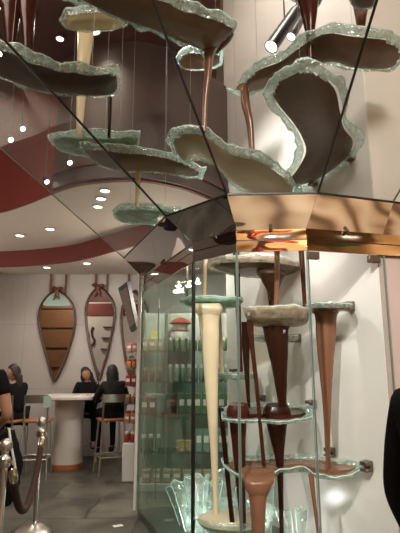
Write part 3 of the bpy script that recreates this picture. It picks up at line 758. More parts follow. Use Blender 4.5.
# ================================================================== LIGHTING OF THE SHOP
light('shop_fill', 'AREA', (-2.2, 2.0, Hh(3.3)), 70, warm, (-2.2, 3.5, 0), 1.6)
light('front_warm', 'AREA', (1.2, 0.3, Hh(3.2)), 115, (1, .89, .77), (1.1, 2.4, 0), .8)
light('right_warm', 'SPOT', (4.2, .6, Hh(3.2)), 210, (1, .88, .75), (3.8, 2.6, 0), .03, 1.9, .9)
light('rear_gold', 'SPOT', (1.5, -1.2, Hh(3.2)), 1000, (1, .84, .64), (1.5, -3.0, 2.9), .03, 2.3, .9)
light('side_gold', 'SPOT', (4.6, .4, Hh(3.2)), 420, (1, .86, .68), (6.9, .2, 2.9), .03, 2.0, .8)
light('rear_left', 'AREA', (-5.2, -1.2, Hh(3.2)), 55, warm, (-5.0, -3.0, 1.8), .8)
light('seating_lamp', 'AREA', (-2.0, 7.0, Hh(1.5)), 9, warm, (-1.9, 7.8, 0), .7)
light('shelf_top_uplight', 'AREA', (-.3, 6.45, 2.3), 19, warm, (-1.2, 6.0, 4), .5)  # area light added to brighten the ceilings, no fixture there
light('wall_uplight', 'AREA', (-5.6, 5.9, 1.9), 60, warm, (-4.2, 6.0, 4), .5)  # unseen upward fill added for the ceiling at left
cool = (1, .935, .895)
light('track_spot', 'SPOT', (-1.2, -.9, Hh(3.2)), 1150, cool, (1.02, 4.2, 1.05), .05, math.radians(30), .7)  # unseen spots added behind the camera to brighten the fountain wall
light('track_spot_two', 'SPOT', (.2, -1.3, Hh(3.2)), 520, cool, (.55, 4.5, 1.2), .05, math.radians(28), .7)
light('fountain_low', 'AREA', (.55, 3.75, Hh(1.12)), 9, cool, (.75, 4.3, .2), .25)
light('fountain_high', 'SPOT', (-.5, 2.9, Hh(3.3)), 420, (1, .96, .93), (.72, 4.75, 3.2), .1, .72, .8)
light('fountain_top', 'AREA', (.75, 3.0, Hh(4.6)), 60, cool, (.75, 4.6, Hh(2.6)), .5)
light('basin_light', 'POINT', (.02, 4.45, .22), 10, cool, None, .003)
light('basin_light_right', 'POINT', (.56, 4.0, .30), 3, cool, None, .003)
light('shelf_lamp', 'AREA', (-.1, 5.85, 2.9), 45, (1, .93, .82), (-.1, 6.5, 1.0), .4)
for k, (x, z) in enumerate(((-.2, 2.5), (.5, 2.15), (1.0, 2.9), (1.7, 2.35), (2.3, 3.1), (3.0, 2.6), (3.6, 2.2))):
    t = thing('wall_lamp', (x, -2.9, z), 'small round wall lamp on the golden rear wall behind the viewer', 'wall lamp', 'wall lamps behind the viewer')
    MB().lathe([(.05, 0), (.05, .02), (.03, .05)], (x, -3.0, z), 14, axis=(0, 1, 0)).build('base', M['brassSteel'], t); MB().ball((x, -2.9, z), .035, 14).build('bulb', M['lamp'], t)
wld = bpy.data.worlds.new('world'); SC.world = wld; wld.use_nodes = True
bg = wld.node_tree.nodes.get('Background'); bg.inputs[0].default_value = (1, .86, .74, 1); bg.inputs[1].default_value = .15

# ================================================================== SEATING AREA
def outline(rows, d):
    return [pd(l, v, d) for v, l, r in rows] + [pd(r, v, d) for v, l, r in reversed(rows)]
def dense(rows, n=5):
    q = catmull([Vector(r) for r in rows], n); return [(p.x, p.y, p.z) for p in q]
def wall_mirror(label, rows, cap_rows, capmat, straps, bow):
    rows = dense(rows); d = 8.47
    o = outline(rows, d)
    root = thing('wall_mirror', o[0] + Vector((0, 0, -1)), label, 'mirror', 'hanging teardrop mirrors')
    MB().poly([p + Vector((0, .02, 0)) for p in o], o).build('mirror_glass', M['mirror'], root, smooth=False)
    MB().tube(o + [o[0]], .024, 8).build('frame', M['choco_frame'], root)
    if cap_rows:
        c = outline(dense(cap_rows), d-.012)
        MB().poly([p + Vector((0, .01, 0)) for p in c], c).build('top_cap', M[capmat], root, smooth=False)
    for (u, v0, v1) in straps:
        a, b = pd(u, v0, 8.48), pd(u, v1, 8.48); a.z = min(a.z, Hh(1.6)); MB().box((a+b)/2, (.035, .02, (a-b).length)).build('strap', M['strap'], root)
    if bow:
        u, v = bow; b = MB(); p = pd(u, v, 8.42); s = mpp(p)
        b.ball(p, 2.4*s, 12, (1, .8, 1.6)); b.ball(p + Vector((-3.2*s, 0, 3.2*s)), 2.2*s, 12, (1.6, .7, .8)); b.ball(p + Vector((3.4*s, 0, 2.6*s)), 2.2*s, 12, (1.5, .7, .8))
        b.tube([p, p + Vector((-1*s, 0, -5*s)), p + Vector((-3*s, 0, -9*s))], [1.6*s, 1.3*s, .5*s], 8); b.tube([p, p + Vector((1.4*s, 0, -5*s)), p + Vector((3.2*s, 0, -8*s))], [1.6*s, 1.3*s, .5*s], 8)
        b.build('bow', M['choc_sculpt'], root)
    return root
wall_mirror('teardrop wall mirror with a pale green top, left of the two over the table',
    [(290.5, 56, 58.5), (296, 48, 66), (305, 41.5, 72.5), (316, 38.7, 75), (330, 40, 74), (345, 43.5, 70), (360, 47.5, 65), (372, 50.8, 59.5), (381, 53.6, 54.6)],
    [(291.2, 56.2, 58.2), (295, 49.5, 64.5), (300, 45.5, 69), (304, 42.8, 71.6), (306, 45, 68)], 'card', ((51, 272, 293), (66, 272, 294)), (57, 291))  # green reflection painted as a solid piece over the mirror top
wall_mirror('teardrop wall mirror with a maroon top, right of the two over the table',
    [(287, 99, 101.5), (292, 93, 106), (300, 88.5, 112), (310, 86, 114.6), (325, 86.5, 113.6), (340, 88.5, 110.5), (355, 92, 107), (368, 95.5, 103), (380, 98.5, 99.6)],
    [(288, 99.2, 101.2), (292, 93.8, 105.4), (297, 90.6, 109.4), (302, 88.2, 112.6)], 'choc_sculpt', ((96, 270, 291), (107.5, 270, 292)), (98, 288))
wall_mirror('teardrop wall mirror half hidden behind the tilted screen',
    [(291, 134, 136), (296, 128.5, 141), (305, 123.5, 146), (316, 121.8, 148), (330, 122, 147.6), (345, 123.5, 146), (360, 126, 143), (372, 129, 140), (385, 134, 135)], None, None, ((129, 268, 295), (141, 268, 295)), None)

# table
tx = -1.98
root = thing('bar_table', (tx, 7.6, 0), 'white high table on a curved white pedestal, under the mirrors', 'table')
def rrect(cx, cy, w, dp, r, z, n=6):
    o = []
    for qx, qy, a0 in ((1, 1, 0), (-1, 1, 1), (-1, -1, 2), (1, -1, 3)):
        for k in range(n+1):
            a = (a0 + k/n)*PI/2; o.append(Vector((cx + qx*(w/2-r) + r*math.cos(a), cy + qy*(dp/2-r) + r*math.sin(a), z)))
    return o
MB().rings([rrect(tx, 7.6, .82, .86, .18, 1.0), rrect(tx, 7.6, .84, .88, .19, 1.008), rrect(tx, 7.6, .84, .88, .19, 1.042), rrect(tx, 7.6, .82, .86, .18, 1.05)]).build('table_top', M['tablewhite'], root)
px_ = -1.99
R = []
for k in range(13):
    z = .075 + .925*k/12; t = k/12; w_ = .40 + .05*abs(2*t-1)**2
    R.append(rrect(px_, 7.62, w_, .44, .19, z))
MB().rings(R).build('pedestal', M['tablewhite'], root)
MB().rings([rrect(px_, 7.62, .46, .46, .2, .002), rrect(px_, 7.62, .46, .46, .2, .07), rrect(px_, 7.62, .445, .445, .19, .078)]).build('wooden_plinth', M['wood'], root)
tag(MB().box((-1.74, 7.32, 1.058), (.13, .10, .012), rz=.3).box((-1.72, 7.32, 1.068), (.07, .06, .012), rz=.8).build('napkin', M['paper']), 'crumpled white napkin on the right end of the high table', 'napkin')

# stools
def make_stool():
    root = thing('bar_stool', (0, 0, 0), 'x', 'bar stool', 'bar stools at the high table')
    b = MB(); b.rings([rrect(0, 0, .35, .34, .06, .722), rrect(0, 0, .38, .37, .07, .730), rrect(0, 0, .38, .37, .07, .748), rrect(0, 0, .36, .35, .06, .755)]); b.build('seat', M['wood'], root)
    for sx in (-1, 1):
        MB().tube([(sx*.15, .14, .72), (sx*.19, .20, .01), (sx*.19, .20, 0)], .012, 8).build('leg', M['steel'], root)
        MB().tube([(sx*.19, -.22, 0), (sx*.155, -.165, .70), (sx*.155, -.175, .78), (sx*.15, -.21, 1.08)], .012, 8).build('leg', M['steel'], root)
    b = MB()
    for (p, q) in (((-.178, .18, .25), (.178, .18, .25)), ((-.178, .18, .25), (-.178, -.2, .25)), ((.178, .18, .25), (.178, -.2, .25)), ((-.178, -.2, .25), (.178, -.2, .25))): b.tube([p, q], .009, 8)
    b.build('footrest', M['steel'], root)
    b = MB(); R = []
    for k in range(9):
        x = -.165 + .33*k/8; y = -.205 - .02*(1-(k/4-1)**2)
        R.append([Vector((x, y, .985)), Vector((x, y-.012, .985)), Vector((x, y-.022, 1.095)), Vector((x, y-.010, 1.095))])
    b.rings(R).build('backrest', M['steel'], root)
    return root
stool = make_stool()
spots = [(-1.28, 7.22, math.radians(22), 'honey wood bar stool the woman in the puffer coat sits on'),
         (-2.28, 7.05, math.radians(8), 'empty bar stool with a pale green card on its back, left of the table'),
         (-2.66, 7.0, math.radians(-12), 'bar stool at the left, under the person with dark hair by the wall'),
         (-1.80, 8.17, math.radians(175), 'bar stool behind the table, under the woman facing us')]
for i, (x, y, rz, lb) in enumerate(spots):
    o = stool if i == 0 else copy_tree(stool)
    o.location = (x, y, 0); o.rotation_euler = (0, 0, rz); o['label'] = lb
cp = pd(47, 402, 6.78)
tag(MB().box(cp, (.10, .012, .15), rz=.15, rx=.08).build('hanging_card', M['card']), 'pale green card hanging on the back of the empty bar stool', 'card')

# ================================================================== PEOPLE
import bmesh
def skin_mesh(name, J, edges, mat, parent, rootj, infl=1.0, sub=2):
    ids = {}; vs = []
    for a, b in edges:
        for k in (a, b):
            if k not in ids: ids[k] = len(vs); vs.append(J[k])
    me = bpy.data.meshes.new(name); me.from_pydata([v[0] for v in vs], [(ids[a], ids[b]) for a, b in edges], [])
    o = bpy.data.objects.new(name, me); COL.objects.link(o)
    md = o.modifiers.new('s', 'SKIN'); md.use_smooth_shade = True
    if not me.skin_vertices:
        b = bmesh.new(); b.from_mesh(me); b.verts.layers.skin.verify(); b.to_mesh(me); b.free()
    for i, v in enumerate(vs):
        r = v[1]*infl; me.skin_vertices[0].data[i].radius = (r, r); me.skin_vertices[0].data[i].use_root = False
    me.skin_vertices[0].data[ids[rootj]].use_root = True
    ss = o.modifiers.new('u', 'SUBSURF'); ss.levels = sub; ss.render_levels = sub
    dg = bpy.context.evaluated_depsgraph_get(); ev = o.evaluated_get(dg)
    nm = bpy.data.meshes.new_from_object(ev); o.modifiers.clear()
    b = MB(); b.add([v.co for v in nm.vertices], [tuple(p.vertices) for p in nm.polygons])
    bpy.data.objects.remove(o); bpy.data.meshes.remove(nm)
    return b
def hand(J, E, side, wr, dirv, upv, s=1.0):
    w_ = J['wrist'+side][0]; d = Vector(dirv).normalized(); u = (Vector(upv) - d*Vector(upv).dot(d)).normalized(); x = d.cross(u)
    pk = 'palm'+side; J[pk] = (w_ + d*.075*s, .022*s); E.append(('wrist'+side, pk))
    for k, (off, ln) in enumerate(((-.028, .062), (-.010, .072), (.010, .068), (.028, .052))):
        a, b, c = ('f%d%s%s' % (k, q, side) for q in 'abc')
        J[a] = (w_ + d*.095*s + x*off*s, .010*s); J[b] = (w_ + d*(.095 + ln*.55)*s + x*off*1.15*s - u*.008*s, .0085*s); J[c] = (w_ + d*(.095 + ln*.9)*s + x*off*1.15*s - u*.032*s, .007*s)
        E += [(pk, a), (a, b), (b, c)]
    sg = -1 if side == 'L' else 1
    a, b = 'ta'+side, 'tb'+side
    J[a] = (w_ + d*.045*s - x*sg*.038*s, .011*s); J[b] = (w_ + d*.085*s - x*sg*.055*s - u*.012*s, .008*s)
    E += [('wrist'+side, a), (a, b)]
def head_mesh(b, c, fwd, up, r=.1):
    """an ellipsoid head with brow, nose, chin, ears, mouth and eyes"""
    f = Vector(fwd).normalized(); u = (Vector(up) - f*Vector(up).dot(f)).normalized(); x = f.cross(u)
    T = lambda p: c + x*p[0] + f*p[1] + u*p[2]
    R = []; seg = 20
    b.cur = 0
    for i in range(15):
        a = -PI/2 + PI*i/14; z = 1.22*r*math.sin(a); rr = max(math.cos(a), .02)
        ring = []
        for k in range(seg):
            t = 2*PI*k/seg; px, py = .78*r*rr*math.cos(t), .98*r*rr*math.sin(t)
            if z < -.2*r: 
                px *= 1 + .28*(z+.2*r)/r
                if py > 0: py *= 1.03
                else: py *= 1 + .45*(z+.2*r)/r
            if py > 0 and abs(px) < .25*r and -.35*r < z < .15*r: py += .20*r*(1 - abs(px)/(.25*r))*(1 - abs(z+.2*r)/(.4*r) if z < .15*r else 0)
            if py > .5*r and .1*r < z < .22*r: py -= .03*r
            ring.append(T((px, py, z)))
        R.append(ring)
    b.rings(R)
    for sx in (-1, 1):
        b.cur = 0; b.ball(T((sx*.80*r, -.05*r, -.02*r)), .2*r, 8, (.5, .8, 1.3))
        b.cur = 2; b.ball(T((sx*.32*r, .82*r, .08*r)), .085*r, 8)
    b.cur = 1
    b.tube([T((-.26*r, .86*r, -.56*r)), T((0, .97*r, -.55*r)), T((.26*r, .86*r, -.56*r))], [.03*r, .07*r, .03*r], 6)
    b.cur = 0
def hair_mesh(c, fwd, up, r=.1, length=0, back=.08, side=1.0):
    f = Vector(fwd).normalized(); u = (Vector(up) - f*Vector(up).dot(f)).normalized(); x = f.cross(u)
    T = lambda p: c + x*p[0] + f*p[1] + u*p[2]
    b = MB(); R = []; seg = 22
    zs = [1.32, 1.25, 1.05, .75, .4, .1, -.25] + [-.25 - .3*i for i in range(1, 1+int(length/.3/r) if length else 1)]
    for i, z in enumerate(zs):
        rr = math.sqrt(max(0, 1-(max(z, -.1)/1.32)**2)) if z > -.1 else 1.0
        rr = max(rr, .03); ring = []
        for k in range(seg):
            t = 2*PI*k/seg; cx, sy = math.cos(t), math.sin(t)
            py = 1.08*r*rr*sy - .06*r
            if sy > 0.1 and z < .62: py = min(py, (.15 + .55*max(0, z))*r)      # open for the face
            if z < -.3: py = py*.8 - back*r
            px = .92*r*rr*cx*(1 + .05*math.sin(7*t+i)) * (side if z < 0 else 1)
            ring.append(T((px, py + .02*r*math.sin(5*t + i*1.3), z*r)))
        R.append(ring)
    return b.rings(R)
def person(label, loc, face, J0, look=None, hair=None, top='cloth', bulk=1.17, legs='jeans', headup=None, sleeves='long', hands=None, scale=1.0):
    """J0: joints in the person's own frame (x right, y ahead, z up)"""
    loc = Vector(loc); fx = Vector((math.cos(face), math.sin(face), 0)); rx = Vector((fx.y, -fx.x, 0))
    W = lambda p: loc + rx*p[0]*scale + fx*p[1]*scale + Vector((0, 0, p[2]*scale))
    rad = dict(pelvis=.125, spine=.115, chest=.13, neckbase=.062, neck=.052, shoulder=.062, elbow=.042, wrist=.028, hip=.09, knee=.058, ankle=.038, heel=.038, toe=.032)
    J = {}
    for k, p in J0.items():
        kk = k.rstrip('LR'); J[k] = (W(p), rad[kk]*scale)
    root = thing('person', loc, label, 'person')
    E = [('pelvis', 'spine'), ('spine', 'chest'), ('chest', 'neckbase'), ('neckbase', 'neck')]
    for s_ in 'LR': E += [('chest', 'shoulder'+s_), ('shoulder'+s_, 'elbow'+s_), ('elbow'+s_, 'wrist'+s_), ('pelvis', 'hip'+s_), ('hip'+s_, 'knee'+s_), ('knee'+s_, 'ankle'+s_), ('ankle'+s_, 'toe'+s_)]
    for s_ in 'LR':
        d = (J['wrist'+s_][0]-J['elbow'+s_][0]); hand(J, E, s_, None, d, UP + fx*.2, scale)
    b = skin_mesh('body', J, E, 'skin', root, 'pelvis')
    hc = W(J0['neck']) + Vector((0, 0, .0)); lk = Vector(look) if look else fx; hu = Vector(headup) if headup else UP
    hc = hc + hu.normalized()*.105*scale + lk.normalized()*.025*scale
    head_mesh(b, hc, lk, hu, .098*scale)
    b.build('body', [M['skin'], M['lip'], M['eye']], root)
    tE = [('pelvis', 'spine'), ('spine', 'chest'), ('chest', 'neckbase')]
    for s_ in 'LR':
        tE += [('chest', 'shoulder'+s_)]
        if sleeves == 'long': tE += [('shoulder'+s_, 'elbow'+s_), ('elbow'+s_, 'wrist'+s_)]
        else:
            J['cuff'+s_] = (J['shoulder'+s_][0].lerp(J['elbow'+s_][0], .55), .058*scale); tE += [('shoulder'+s_, 'cuff'+s_)]
    JT = dict(J); JT['pelvis'] = (J['pelvis'][0] - UP*.02, J['pelvis'][1]*1.02)
    skin_mesh('shirt', JT, tE, top, root, 'pelvis', bulk).build('top_garment', M[top], root)
    lE = []
    for s_ in 'LR': lE += [('pelvis', 'hip'+s_), ('hip'+s_, 'knee'+s_), ('knee'+s_, 'ankle'+s_)]
    skin_mesh('trousers', J, lE, legs, root, 'pelvis', 1.14).build('trousers', M[legs], root)
    for s_ in 'LR':
        sE = [('ankle'+s_, 'heel'+s_), ('heel'+s_, 'toe'+s_)]
        J['heel'+s_] = (J['ankle'+s_][0] - Vector((0, 0, .045*scale)), .04*scale)
        skin_mesh('shoe', J, sE, 'shoe', root, 'heel'+s_, 1.2).build('shoe', M['shoe'], root)
    if hair: hair_mesh(hc, lk, hu, .1*scale, **hair).build('hair', M['hair'], root)
    return root
WIDE = {}
def seated(seat=.755, lean=0, aL=None, aR=None, kneeL=None, kneeR=None):
    z = seat
    J = dict(pelvis=(0, 0, z+.10), spine=(0, .02+lean*.3, z+.29), chest=(0, .03+lean*.7, z+.43), neckbase=(0, .02+lean, z+.555), neck=(0, .03+lean*1.1, z+.61))
    for s_, sg in (('L', -1), ('R', 1)):
        J['shoulder'+s_] = (sg*.165, .01+lean*.9, z+.505)
        el, wr = ((sg*.22, .12+lean, z+.27), (sg*.13, .34+lean, z+.33))
        a = aL if s_ == 'L' else aR
        if a: el, wr = a
        J['elbow'+s_] = el; J['wrist'+s_] = wr
        J['hip'+s_] = (sg*.09, .03, z+.085)
        kn = (sg*.13, .43, z+.06); an = (sg*.12, .36, .34)
        k_ = kneeL if s_ == 'L' else kneeR
        if k_: kn, an = k_
        J['knee'+s_] = kn; J['ankle'+s_] = an; J['toe'+s_] = (an[0], an[1]+.14, an[2]-.06)
    return J
# woman facing us across the table end
person('woman in a black hood of hair leaning on the table end, facing us', (-1.86, 8.17, 0), -PI/2 + .25,
       seated(.755, -.02, ((-.22, .16, .99), (-.06, .42, 1.085)), ((.24, .12, 1.0), (.16, .40, 1.085))), look=(.25, -.95, -.12), headup=(-.35, -.1, 1), hair=dict(length=.2, back=.1, side=1.2), scale=.93)
# woman with her back to us on the stool
person('woman in a black puffer coat on a stool, her back to us', (-1.25, 7.22, 0), math.radians(118),
       seated(.755/.9, .08, ((-.24, .20, 1.12), (-.14, .42, 1.12)), ((.26, .10, 1.10), (.14, .34, 1.02))), look=(-.55, .8, -.05), hair=dict(length=.12, back=.2, side=1.15), top='cloth2', bulk=1.4, scale=.90)
# person by the wall at far left
person('person in black with dark hair by the left wall, face turned left', (-2.60, 7.05, 0), math.radians(150),
       seated(.755, .05), look=(-.9, -.5, -.05), hair=dict(length=.22, back=.5), scale=.95)
# standing man at the left edge
def standing(h=1.0, aL=None, aR=None, step=0):
    J = dict(pelvis=(0, 0, .95), spine=(0, .0, 1.14), chest=(0, 0, 1.30), neckbase=(0, -.01, 1.45), neck=(0, .0, 1.52))
    for s_, sg in (('L', -1), ('R', 1)):
        J['shoulder'+s_] = (sg*.19, -.01, 1.41); J['elbow'+s_] = (sg*.25, -.03, 1.12); J['wrist'+s_] = (sg*.24, .08, .88)
        J['hip'+s_] = (sg*.09, 0, .90); J['knee'+s_] = (sg*.10, .02, .50); J['ankle'+s_] = (sg*.11, -.02, .09); J['toe'+s_] = (sg*.13, .13, .04)
    if aR: J['elbowR'], J['wristR'] = aR
    if aL: J['elbowL'], J['wristL'] = aL
    return J
man = person('man in a black short-sleeved top standing at the left edge, arm bent', (-1.80, 3.95, 0), math.radians(100),
       standing(aR=((.275, -.04, 1.11), (.14, .18, .98)), aL=((-.27, -.03, 1.12), (-.2, .2, 1.0))), hair=dict(length=0), sleeves='short', legs='jeans')
# the black jacket hanging from his waist
b = MB(); R = []
for i in range(11):
    t = i/10; z = .99 - .52*t; w_ = .15 + .06*math.sin(t*PI*.8); x0 = -1.52 + .05*math.sin(t*3)
    R.append([Vector((x0 + w_*.5*math.cos(2*PI*k/18)*(1 + .10*math.sin(3*k+i)), 3.90 + .09*math.sin(2*PI*k/18)*(1 + .12*math.sin(5*k + 2*i)), z + .02*math.sin(k*1.3))) for k in range(18)])
jk = thing('shoulder_bag', (-1.52, 3.9, .47), 'black cloth bag with a white strap hanging at the standing man', 'bag')
b.rings(R).build('bag_body', M['cloth'], jk)
MB().tube([pd(9, 428, 3.78), pd(11, 445, 3.77), pd(14, 460, 3.78), pd(16, 473, 3.80)], .009, 6).build('white_strap', M['paper'], jk)
# dark figure cut by the right edge
person('dark-haired figure in black, cut by the right edge of the picture', (.752, 1.46, 0), math.radians(20),
       standing(), look=(1, .35, 0), hair=dict(length=.34, back=.35, side=.95), top='cloth', scale=.975)

# ================================================================== ROPE BARRIER
def stanchion(label, u, v, dist):
    q = pd(u, v, dist); p = Vector((q.x, q.y, 0))
    root = thing('stanchion', p, label, 'stanchion', 'rope barrier posts')
    MB().lathe([(.17, 0), (.172, .008), (.165, .018), (.12, .042), (.07, .062), (.034, .075), (.03, .09), (.025, .095)], p, 32).build('base', M['steel'], root)
    MB().lathe([(.024, .07), (.024, .88), (.024, .885)], p, 20).build('pole', M['steel'], root)
    MB().lathe([(.034, .83), (.040, .84), (.040, .885), (.032, .895), (.024, .905), (.021, .915), (.026, .922), (.02, .93)], p, 20).build('collar', M['steel'], root)
    b = MB(); b.ball(p + Vector((0, 0, .968)), .046, 20); b.build('ball_finial', M['steel'], root)
    MB().tube([p + Vector((.03, -.02, .865)), p + Vector((.06, -.03, .872)), p + Vector((.072, -.035, .85))], .007, 8).build('hook', M['brassSteel'], root)
    return p
s1 = stanchion('steel rope barrier post at the left edge, nearest us', 6, 443, 3.42)
s2 = stanchion('steel rope barrier post standing alone on the floor, left', 41.5, 424, 4.80)
pts = []
a, b_ = s1 + Vector((.075, -.03, .80)), s2 + Vector((.03, -.05, .80))
for k in range(25):
    t = k/24; p = a.lerp(b_, t); p.z = .80 - .40*(1-(2*t-1)**2)**.9 + .02*t; pts.append(p)
root = thing('barrier_rope', pts[12], 'drooping brown velvet rope between the two posts', 'rope')
MB().tube(pts[1:-1], .027, 14).build('velvet', M['rope'], root)
for e, f in ((pts[0], pts[1]), (pts[-1], pts[-2])):
    dv = (e-f).normalized(); MB().lathe([(.03, -.05), (.031, 0), (.027, .03), (.012, .045), (.010, .06)], e - dv*.02, 16, axis=dv).build('end_cap', M['brassSteel'], root)
q = ph(118, 526, -1.498)
tag(MB().box((q.x, q.y, .004), (.09, .06, .003), rz=.5).build('paper_slip', M['paper']), 'small white slip of paper lying on the slate floor', 'paper')

# ================================================================== PRODUCT SHELVES
M['shelfglass'] = clear_glass('shelf_glass', (.86, .95, .91), .06, .7)
M['shelfback'] = pbr('pale_shelf_back', (.40, .42, .38), .5, var=.1, scale=3)
PC = {k: pbr('product_' + k, c, .35, var=.15, scale=25) for k, c in dict(green=(.10, .17, .09), teal=(.15, .22, .17), gold=(.52, .34, .13), red=(.30, .035, .025), brown=(.17, .085, .05), tan=(.45, .32, .20), whitecap=(.75, .72, .66), orange=(.42, .17, .06), yellow=(.70, .58, .16), black=(.02, .02, .02), pinkp=(.45, .22, .19)).items()}
gx0, gx1, gy0, gy1 = -.77, .62, 6.22, 6.62
ZS = [.10, .45, .90, 1.29, 1.68]
root = thing('shelf_unit', ((gx0+gx1)/2, 6.4, 0), 'tall shelf unit of packaged sweets behind the fountain glass', 'shelf unit')
MB().box(((gx0+gx1)/2, gy1+.02, 1.1), (gx1-gx0, .03, 2.2)).build('back_panel', M['shelfback'], root)
for x in (gx0, -.45, gx1): MB().box((x, gy1-.02, 1.1), (.035, .04, 2.2)).build('upright', M['steel'], root)
for z in ZS[1:]: MB().box(((gx0+gx1)/2, (gy0+gy1)/2, z-.008), (gx1-gx0, gy1-gy0, .014)).build('shelf', M['shelfglass'], root)
MB().box(((gx0+gx1)/2, (gy0+gy1)/2, .045), (gx1-gx0, gy1-gy0, .09)).build('base', M['shelfback'], root)
def make_jar(body, cap, r=.032, h=.16):
    t = thing('jar', (0, 0, 0), 'x', 'jar')
    MB().lathe([(r*.9, 0), (r, .008), (r, h*.66), (r*.8, h*.76), (r*.62, h*.8), (r*.6, h*.84)], (0, 0, 0), 14).build('glass_body', PC[body], t)
    MB().lathe([(r*.74, h*.80), (r*.76, h*.82), (r*.74, h*.99), (r*.6, h)], (0, 0, 0), 14).build('lid', PC[cap], t); return t
def make_box(col, w_, dp, h, band='whitecap'):
    t = thing('carton', (0, 0, 0), 'x', 'carton')
    MB().box((0, 0, h/2), (w_, dp, h), bev=.004).build('carton_body', PC[col], t)
    MB().box((0, -dp/2-.0015, h*.55), (w_*.72, .003, h*.3)).build('front_label', PC[band], t); return t
first = {}
def put(kind, x, y, z, lab_, grp, args):
    if (kind, args) not in first:
        o = (make_jar if kind == 'jar' else make_box)(*args); first[(kind, args)] = o
    else: o = copy_tree(first[(kind, args)])
    o.location = (x, y, z); o['label'] = lab_; o['group'] = grp
rows = [
 (4, 'jar', ('green', 'whitecap', .034, .17), -.42, .58, .078, 'white-capped green jar in the row on the top glass shelf', 'white-capped jars on the top glass shelf'),
 (4, 'box', ('tan', .075, .08, .15), -.75, -.48, .09, 'tan carton on the top shelf, left section', 'tan cartons on the top shelf'),
 (3, 'jar', ('teal', 'whitecap', .034, .22), -.42, .58, .08, 'teal bottle with a pale cap on the second shelf', 'teal bottles on the second shelf'),
 (3, 'jar', ('brown', 'gold', .036, .18), -.75, -.48, .09, 'brown jar with a gold lid on the second shelf, left section', 'brown jars on the second shelf'),
 (2, 'box', ('green', .085, .09, .25), -.28, .58, .10, 'tall green carton on the middle shelf', 'tall green cartons on the middle shelf'),
 (2, 'box', ('brown', .085, .09, .20), -.75, -.48, .10, 'brown carton on the middle shelf, left section', 'brown cartons on the middle shelf'),
 (1, 'box', ('teal', .08, .09, .27), -.06, .58, .092, 'teal carton standing on the low shelf', 'teal cartons on the low shelf'),
 (1, 'jar', ('green', 'whitecap', .036, .2), -.75, -.45, .09, 'green jar on the low shelf, left section', 'green jars on the low shelf'),
 (0, 'box', ('tan', .10, .12, .14), -.72, .55, .125, 'tan carton on the bottom shelf', 'tan cartons on the bottom shelf')]
for zi, kind, args, x0, x1, st, lab_, grp in rows:
    x = x0 + st/2
    while x < x1 - st/3:
        put(kind, x, gy0 + (.045 if zi == 4 else .09), ZS[zi], lab_, grp, args); x += st
for k in range(8):
    put('box', -.24 + (k % 2)*.11, gy0+.09, ZS[1] + .034*(k//2), 'gold gift carton in the stacks on the low shelf', 'gold cartons stacked on the low shelf', ('gold', .10, .09, .033, 'tan'))
o = make_box('black', .15, .06, .24, 'brown'); o.location = (-.37, gy0+.08, ZS[2]); o['label'] = 'large black carton on the middle shelf, left of the tall green ones'; o['group'] = 'single cartons on the shelves'
o = make_box('yellow', .11, .08, .26, 'whitecap'); o.location = (-.60, gy0+.24, ZS[4]); o['label'] = 'yellow carton on the top shelf behind the tan cartons'; o['group'] = 'single cartons on the shelves'  # carton added in place of a yellow reflection patch
# tiered cake and round glass plate on top
q = pd(180, 343, 6.42)
ck = thing('tiered_cake', (q.x, 6.47, ZS[4]), 'red and white tiered cake behind the jars on the top shelf', 'cake')
zb = ZS[4]
MB().lathe([(.10, .0), (.10, .02), (.03, .03), (.03, .14), (.16, .15), (.16, .165), (.001, .165)], (q.x, 6.47, zb), 24).build('stand', M['steel'], ck)
MB().lathe([(.13, .166), (.135, .20), (.13, .25), (.001, .255)], (q.x, 6.47, zb), 24).build('white_tier', PC['whitecap'], ck)
MB().lathe([(.12, .256), (.12, .275), (.001, .28)], (q.x, 6.47, zb), 24).build('red_layer', PC['red'], ck)
MB().lathe([(.10, .281), (.10, .35), (.001, .355)], (q.x, 6.47, zb), 24).build('white_tier', PC['whitecap'], ck)
MB().lathe([(.14, .356), (.15, .37), (.09, .42), (.02, .45), (.001, .45)], (q.x, 6.47, zb), 24).build('red_top', PC['red'], ck)
# end rack with red and orange sweets beside the glass
rx0, rx1, ry0, ry1 = -.985, -.965+.13, 6.22, 6.75
rx0, rx1 = -1.03, -.865
root = thing('end_rack', ((rx0+rx1)/2, 6.95, 0), 'narrow white end rack of sweets at the left edge of the glass', 'rack')
MB().box(((rx0+rx1)/2, 6.95, .24), (rx1-rx0, .46, .48)).build('base_cabinet', M['tablewhite'], root)
MB().box(((rx0+rx1)/2+.04, 7.16, 1.12), (.08, .035, 1.28)).build('post', M['tablewhite'], root)
RZ = [.49, .74, .98, 1.22, 1.46, 1.68]
for z in RZ: MB().box(((rx0+rx1)/2, 6.94, z-.006), (rx1-rx0, .42, .012)).build('shelf', M['shelfglass'], root)
kinds = [('jar', ('red', 'whitecap', .034, .13), 'red jar'), ('box', ('orange', .065, .07, .11), 'orange carton'), ('jar', ('brown', 'gold', .034, .12), 'dark jar'), ('box', ('red', .065, .07, .14), 'red carton'), ('jar', ('orange', 'red', .036, .12), 'orange jar'), ('box', ('pinkp', .065, .07, .12), 'pink carton')]
ords = ['lowest', 'second', 'third', 'fourth', 'fifth', 'topmost']
for i, z in enumerate(RZ):
    kd, ar, nm = kinds[i]
    for j, x in enumerate((rx0+.043, rx1-.043)):
        put(kd, x, 6.79, z, nm + ' on the ' + ords[i] + ' shelf of the narrow end rack', nm + 's on the end rack', ar)
        put(kinds[(i+2) % 6][0], x, 6.93, z, kinds[(i+2) % 6][2] + ' in the second row on the ' + ords[i] + ' shelf of the end rack', 'second row on the end rack', kinds[(i+2) % 6][1])
